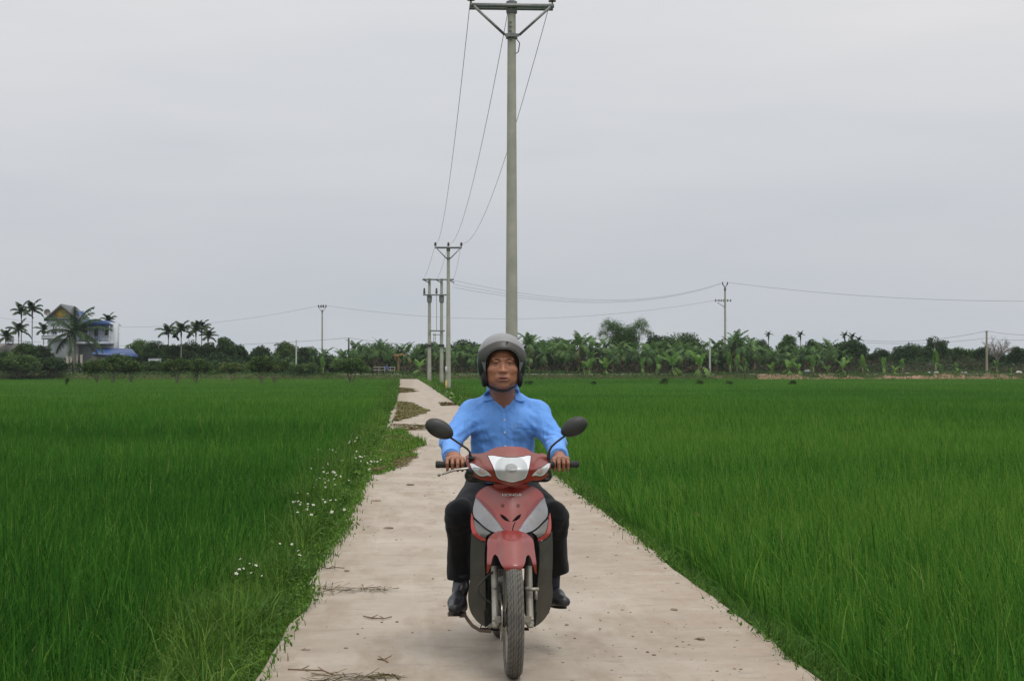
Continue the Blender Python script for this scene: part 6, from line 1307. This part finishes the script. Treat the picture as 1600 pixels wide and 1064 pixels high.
# --- shirt
def cloth(name, c1, c2, rough=.75, bm_=.25):
    m, t, b = newmat(name); v = coords(t); c = ramp_(t, noise(t, v, 3.5, 3), [(.35, c1), (.65, c2)]); t.links.new(c, b.inputs['Base Color']); b.inputs['Roughness'].default_value = rough; b.inputs['Specular IOR Level'].default_value = .25; b.inputs['Sheen Weight'].default_value = .08
    n1 = noise(t, coords(t, (1, 1, .45)), 11, 3, .5); bump(t, b, n1, bm_, .03); return m
BLUE = cloth('blue cotton', (.125, .31, .72), (.155, .35, .78), .8, .35)
f = Field((XC - .36, 8.32, .88), (XC + .40, 9.12, 1.44), .005)
f.ell((XC, 8.88, 1.22), (.178, .118, .13), .04).ell((XC, 8.885, 1.10), (.182, .128, .15), .06).ell((XC + .002, 8.90, .96), (.182, .135, .14), .06)
for s in (-1, 1):
    f.cap((XC + s * .050, 8.875, 1.340), sh[s] + Vector((0, 0, .004)), .040, .060, .05).cap(sh[s], el[s], .070, .060, .035).cap(el[s], wr[s] + Vector((0, -.004, 0)), .058, .044, .02)
    f.ell((XC + s * .085, 8.80, 1.20), (.08, .045, .075), .05)
f.ell((XC, 8.868, 1.318), (.108, .088, .066), .04)
def folds(X, Y, Z):
    o = .0030 * vnoise(X * 34 + 0 * Z, Y * 30, Z * 12, 3) + .0018 * vnoise(X * 60, Y * 60, Z * 30, 4)
    rg = lambda n_: np.maximum(0, 1 - np.abs(n_) * 1.6) ** 2
    o = o - .0034 * rg(vnoise(X * 62, Y * 40, Z * 26, 15)) - .0025 * rg(vnoise(X * 30 + Z * 60, Y * 60, Z * 75 - X * 45, 16)) - .0016 * rg(vnoise(X * 110, Y * 90, Z * 60, 17)) + .004
    for s in (-1, 1):      # creases crossing the elbow and the sleeve, pulls from the armpit
        e = el[s]; d = np.sqrt((X - e.x) ** 2 + (Y - e.y) ** 2 + (Z - e.z) ** 2); o = o + .0052 * np.sin((Z * .9 + s * X * .55 + Y * .2) * 150 + 1.5 * np.sin(Y * 40)) * np.exp(-(d / .085) ** 2)
        w3 = wr[s]; d = np.sqrt((X - w3.x) ** 2 + (Y - w3.y) ** 2 + (Z - w3.z) ** 2); o = o + .0035 * np.sin(Y * 210 + X * 60) * np.exp(-(d / .07) ** 2)
        ax = sh[s] + Vector((-s * .03, -.04, -.085)); dx, dz = X - ax.x, Z - ax.z; ang = np.arctan2(dz, -s * dx); o = o + .0030 * np.sin(dz * 120 + s * dx * 70 + 2 * np.sin(dx * 30 + s)) * np.exp(-((dx / .06) ** 2 + ((dz + .02) / .09) ** 2)) * (Y < 8.9)
    o = o + .005 * np.sin((X - XC) * 75 + 2.2 * np.sin(Z * 18)) * np.exp(-((Z - .98) / .10) ** 2)
    return o
f.warp(folds)
f.fn((XC - .1, 8.6, 1.25), (XC + .1, 8.86, 1.44), lambda X, Y, Z: np.maximum(1.284 + 1.42 * np.abs(X - XC + .002) - Z, 0 * Y - .5) * .6, .004, 'cut') if False else None
Vc = lambda X, Y, Z: np.maximum((1.283 + 1.60 * np.abs(X - XC + .001) - Z) * .53, (Y - 8.875))
f.fn((XC - .12, 8.62, 1.24), (XC + .12, 8.88, 1.44), Vc, .003, 'cut')
f.cap((XC - .002, 8.83, 1.47), (XC, 8.865, 1.40), .066, .064, .004, 'cut')
for s in (-1, 1):
    d = (wr[s] - el[s]).normalized(); e = wr[s] + d * .006; f.box(e + d * .06, (.07, .07, .056), .004, .003, 'cut', rot=d.to_track_quat('Z', 'Y').to_euler())
V, F = f.net(2); shirt = link('shirt', npmesh('shirt', V, F), BLUE, rider)
bvh = BVHTree.FromPolygons([tuple(v) for v in V], [tuple(int(i) for i in q) for q in F])
def front(x, z, off=.002, default=8.76, bv=None):
    h = (bv or bvh).ray_cast(Vector((x, 8.2, z)), Vector((0, 1, 0)))
    return (h[0].y if h[0] is not None else default) - off
def stick(name, pts, v, mat, parent, off=.0015, th=.002, step=.008):
    return link(name, panel([((q := P(a, b_, v)).x, q.z) for a, b_ in pts], lambda x, z: front(x, z, off + th * .5), th, step), mat, parent)
BLUE2 = cloth('blue cotton seams', (.075, .215, .58), (.09, .25, .63), .8, .1)
stick('placket', [(784.5, 641), (791, 641), (791.5, 700), (791, 748), (785, 748), (784.5, 700)], 8.76, BLUE, shirt, .0016, .0022)
po = stick('pocket', [(804.5, 668), (820, 669.5), (836, 671), (836.5, 690), (835, 698), (820, 702), (806, 697), (804.5, 690)], 8.76, BLUE, shirt, .0018, .0026)
stick('pocket_hem', [(804, 666.5), (820, 668), (836.5, 669.5), (836.5, 671.2), (820, 669.8), (804, 668.3)], 8.76, BLUE2, po, .0034, .0022)
stick('pen_clip', [(805, 663), (806.3, 663), (806.3, 669), (805, 669)], 8.76, CHR, po, .006, .002)
BT = surf('pale button', (.55, .6, .65), None, 9, .35)
for px, py in ((788.5, 656), (789, 675.5), (789.5, 697)):
    q = P(px, py, 8.76); m_ = MB(); m_.lathe([(.0058, 0), (.0058, -.0022), (.004, -.003), (.001, -.0022)], (q.x, front(q.x, q.z, .0035), q.z), 'Y', 14); m_.build('button', BT, shirt, True)
# collar: a stand round the neck and two pointed flaps
cm = MB(); n = 40; V = []
for j, (dr, dz) in enumerate(((.0, -.020), (.001, .006), (.004, .020), (.009, .018), (.016, -.002), (.020, -.016))):
    for i in range(n + 1):
        a = R(-90) + R(28) + (R(360) - R(56)) * i / n; fr_ = max(0, -math.sin(a)); x = XC - .002 + (.0735 + dr) * math.cos(a); y = 8.862 + (.068 + dr) * math.sin(a); z = 1.372 + .022 * (1 - fr_) + dz - .032 * fr_ ** 2 - (.0 if j < 4 else .010); V.append((x, y, z))
cm.add(V, [(j * (n + 1) + i, j * (n + 1) + i + 1, (j + 1) * (n + 1) + i + 1, (j + 1) * (n + 1) + i) for j in range(5) for i in range(n)])
co_ = cm.build('collar', BLUE, shirt, True)
for k, fl_ in enumerate(([(764.5, 609.5), (760, 613), (756, 619), (755.5, 627), (763, 625.6), (770.5, 624), (769, 618), (766, 612)], [(806.5, 608.5), (810.5, 611.5), (815, 618), (822, 626.5), (813.5, 626.8), (805.5, 624.5), (805, 617), (805.5, 611)])):
    cxx = P(764 if k == 0 else 812, 618, 8.78).x
    link('collar_flap', panel([((q := P(a, b_, 8.78)).x, q.z) for a, b_ in fl_], lambda x, z: min(front(x, z, .013, 8.81), 8.83) - .10 * (abs(x - XC) < 9) * max(0, 1.345 - z) , .006, .006), BLUE, co_)
for k, ed in enumerate(([(766, 613), (770.5, 622), (778, 630.5), (787.5, 640.5), (786.5, 644), (777, 635), (767.5, 626)], [(806, 612), (803.5, 622), (797, 631), (788.5, 640), (789, 644), (799, 635), (807, 626)])):
    link('placket_edge', panel([((q := P(a, b_, 8.77)).x, q.z) for a, b_ in ed], lambda x, z: front(x, z, .004, 8.79), .004, .006), BLUE, co_)
for s in (-1, 1):      # cuffs
    d = (wr[s] - el[s]).normalized(); m_ = MB(); c0 = wr[s] - d * .045; m_.tube([c0, c0 + d * .004, c0 + d * .045, c0 + d * .052, c0 + d * .05, c0 + d * .02], [.044, .0475, .0465, .044, .040, .040], 24, False); m_.build('cuff', BLUE, shirt, True)
# --- trousers
TR = cloth('black trouser cloth', (.0048, .005, .0060), (.0085, .0085, .0098), .85, .35)
f = Field((XC - .36, 8.36, .34), (XC + .36, 9.2, 1.02), .0055)
f.ell((XC, 8.98, .90), (.172, .145, .11), .05)
for s in (-1, 1):
    hem = {-1: P(717.5, 905, 8.70), 1: P(867.5, 899, 8.69)}[s]; f.cap(hip[s], kn[s], .096, .062, .07).cap(kn[s], hem + Vector((0, 0, .04)), .063, .065, .06).cap(hem + Vector((0, 0, .05)), hem + Vector((0, 0, -.03)), .066, .068, .02)
    if s > 0: f.ell(P(880, 818, 8.55), (.022, .05, .06), .04)
    else: f.ell(P(704, 812, 8.54), (.020, .05, .06), .04)
def tf(X, Y, Z):
    o = .003 * vnoise(X * 22, Y * 22, Z * 9, 8) + .0018 * vnoise(X * 50, Y * 50, Z * 22, 9)
    for s in (-1, 1):
        e = kn[s]; d = np.sqrt((X - e.x) ** 2 + (Y - e.y) ** 2 + (Z - e.z) ** 2); o = o + .003 * np.sin((Z + s * X * .4 - Y * .6) * 95) * np.exp(-(d / .12) ** 2)
        o = o + .0035 * np.sin((X - e.x) * 85 + 1.5 * np.sin(Z * 14)) * np.exp(-((Z - .48) / .10) ** 2)
    return o
f.warp(tf)
for s, z_ in ((-1, P(717, 906, 8.68).z), (1, P(868, 902, 8.66).z)):
    f.fn((XC + (-.5 if s < 0 else 0), 8.3, .3), (XC + (0 if s < 0 else .5), 9.3, .6), (lambda z_, s: lambda X, Y, Z: Z - z_ - (.0 if s < 0 else 1) * (.28 * (X - kn[1].x)) + 0 * Y)(z_, s), .003, 'cut')
V, F = f.net(2); link('trousers', npmesh('trousers', V, F), TR, rider)
m_ = MB(); m_.lathe([(.176, 0), (.178, .003), (.178, .032), (.176, .035)], (0, 0, 0), n=40); me = m_.mesh('belt', True); me.transform(Matrix.Translation((XC, 8.955, .925)) @ Matrix.Diagonal((1.0, .8, 1, 1))); link('belt', me, BLK, rider)
# --- shoes
SHOE = surf('black leather', (.010, .0105, .012), (.02, .021, .024), 12, .38, dirt=(.06, .06, .065), dirt_amt=.5, bmp=.25, bscale=60); SOLE = surf('shoe sole', (.02, .02, .02), None, 9, .8)
for s in (-1, 1):
    a = an[s]; 
    if s < 0: heel, ball, toe, top = P(719, 948, 8.74), P(714, 943, 8.57), P(710.5, 951, 8.475), P(719, 921, 8.66)
    else: heel, ball, toe, top = P(862, 937, 8.80), P(869, 934, 8.66), P(881, 940, 8.56), P(862, 926, 8.72)
    f = Field(np.min([heel, ball, toe, top], 0) - .08, np.max([heel, ball, toe, top], 0) + np.array([.08, .08, .10]), .0035)
    f.cap(heel, ball, .034, .040, .02, sx=1.0).cap(ball, toe, .042, .030, .02, sx=1.12).cap(ball + Vector((0, .01, .015)), top, .034, .034, .03).cap(heel + Vector((0, 0, .01)), top, .033, .036, .03).cap(top, top + Vector((0, .01, .03)), .037, .039, .01)
    f.box(top + Vector((0, .01, .11)), (.1, .1, .055), .002, .003, 'cut'); f.cap(top, top + Vector((0, .01, .08)), .029, .031, .003, 'cut')
    zs = min(heel.z, toe.z) - .028; f.fn(f.lo, f.hi, (lambda h, t_: lambda X, Y, Z: (Z - (h.z - .030 + (t_.z - h.z + .008) * np.clip((h.y - Y) / (h.y - t_.y), 0, 1))) + 0 * X)(heel, toe), .006, 'cut')
    V, F = f.net(2); so2 = link('shoe', npmesh('shoe', V, F), SHOE, rider)
    m_ = MB(); d = (toe - heel); sd_ = Vector((-d.y, d.x, 0)).normalized(); n = 12; ring = []
    for i in range(2 * n):
        t_ = i / n * math.pi; ca, sa = math.cos(t_), math.sin(t_); c_ = heel.lerp(toe, .5 + .56 * ca * 1.0); wd = .027 + .006 * ca; ring.append(c_ + sd_ * sa * wd * (1.05 if ca > 0 else .95))
    V = [(p.x, p.y, p.z - .022) for p in ring] + [(p.x, p.y, p.z - .036) for p in ring]
    m_.add(V, [(i, (i + 1) % (2 * n), 2 * n + (i + 1) % (2 * n), 2 * n + i) for i in range(2 * n)] + [tuple(range(2 * n)), tuple(range(2 * n, 4 * n))[::-1]]); m_.build('sole', SOLE, so2, True)
    m_ = MB()
    for i in range(4):
        c_ = top.lerp(ball, .25 + .2 * i) + Vector((0, -.018, .030)); m_.tube([c_ - sd_ * .018 + Vector((0, 0, -.006)), c_ + Vector((0, -.004, .004)), c_ + sd_ * .018 + Vector((0, 0, -.006))], .0022, 6)
    m_.build('laces', SOLE, so2, True)
    m_ = MB(); m_.tube([an[s] + Vector((0, 0, -.03)), an[s].lerp(kn[s], .10), an[s].lerp(kn[s], .19)], [.042, .043, .045], 20); m_.build('sock', surf('dark sock', (.02, .023, .035), (.035, .04, .055), 40, .9), rider, True)
# --- someone far off by the white post
fx_ = P(604.5, 576, 239.2).x; fp = person_root('person', (fx_, 239.2, .55), 'distant person in a blue shirt standing at the white posts left of the road end')
z0 = .58; f = Field((fx_ - .4, 238.8, .5), (fx_ + .4, 239.6, 2.3), .02)
f.ell((fx_, 239.2, z0 + 1.42), (.08, .09, .11), .03).cap((fx_, 239.2, z0 + 1.32), (fx_, 239.2, z0 + 1.2), .05, .06, .03).ell((fx_, 239.2, z0 + 1.05), (.15, .1, .22), .05).ell((fx_, 239.2, z0 + .78), (.14, .1, .12), .05)
for s in (-1, 1): f.cap((fx_ + s * .16, 239.2, z0 + 1.18), (fx_ + s * .21, 239.17, z0 + .9), .045, .04, .03).cap((fx_ + s * .21, 239.17, z0 + .9), (fx_ + s * .12, 239.05, z0 + .75), .038, .03, .02).cap((fx_ + s * .08, 239.2, z0 + .76), (fx_ + s * .1, 239.2, z0 + .06), .075, .045, .03).cap((fx_ + s * .1, 239.2, z0 + .05), (fx_ + s * .1, 239.05, z0 + .04), .04, .035, .02)
V, F = f.net(1); link('body', npmesh('body', V, F, True, None, np.tile((.3, .16, .1), (len(V), 1))), SKIN, fp)
f = Field((fx_ - .4, 238.8, 1.1), (fx_ + .4, 239.6, 2.0), .02); f.ell((fx_, 239.2, z0 + 1.03), (.17, .125, .25), .05)
for s in (-1, 1): f.cap((fx_ + s * .12, 239.2, z0 + 1.2), (fx_ + s * .22, 239.17, z0 + .9), .07, .06, .03)
V, F = f.net(1); link('shirt', npmesh('shirt', V, F), surf('far blue shirt', (.05, .10, .32), None, 4, .9), fp)
f = Field((fx_ - .4, 238.8, .5), (fx_ + .4, 239.6, 1.6), .02); f.ell((fx_, 239.2, z0 + .78), (.155, .12, .13), .05)
for s in (-1, 1): f.cap((fx_ + s * .08, 239.2, z0 + .76), (fx_ + s * .1, 239.2, z0 + .12), .09, .065, .03)
V, F = f.net(1); link('trousers', npmesh('trousers', V, F), surf('far grey trousers', (.05, .06, .08), None, 4, .9), fp)
m_ = MB(); m_.lathe([(.20, -.02), (.12, .02), (.10, .10), (.03, .14)], (fx_, 239.2, z0 + 1.47), n=16); m_.build('hat', surf('far hat', (.04, .05, .09), None, 4, .9), fp, True)
rr_ = empty('fence_rail', (P(594, 576, 240.6).x, 240.6, .6), 0, 'thin white pipe fence running right from the tall white post', 'fence'); m_ = MB()
for yy in (573.5, 578): m_.tube([P(583, yy, 241), P(617, yy + .4, 241)], .028, 6)
m_.build('rail', WHC, rr_, True)
for px in (592, 601, 610, 617):
    m_ = MB(); m_.tube([(P(px, 576, 241).x, 241, .5), P(px, 573, 241)], .03, 6); m_.build('upright', WHC, rr_, True)
# ================================================================== thin haze
def haze(density=.00012):
    me = bpy.data.meshes.new('haze'); bm = bmesh.new(); bmesh.ops.create_cube(bm, size=1); bm.to_mesh(me); bm.free()
    o = bpy.data.objects.new('haze', me); COL.objects.link(o); o.scale = (760, 420, 26.0); o.location = (0, 180, 26.0 / 2 - 1.6)
    m, t, b = newmat('haze'); t.nodes.remove(b); v = t.nodes.new('ShaderNodeVolumePrincipled'); v.inputs['Color'].default_value = (.86, .90, .95, 1); v.inputs['Density'].default_value = density
    t.links.new(v.outputs[0], t.nodes['Material Output'].inputs['Volume']); me.materials.append(m); tag(o, kind='stuff')
    return o
haze()
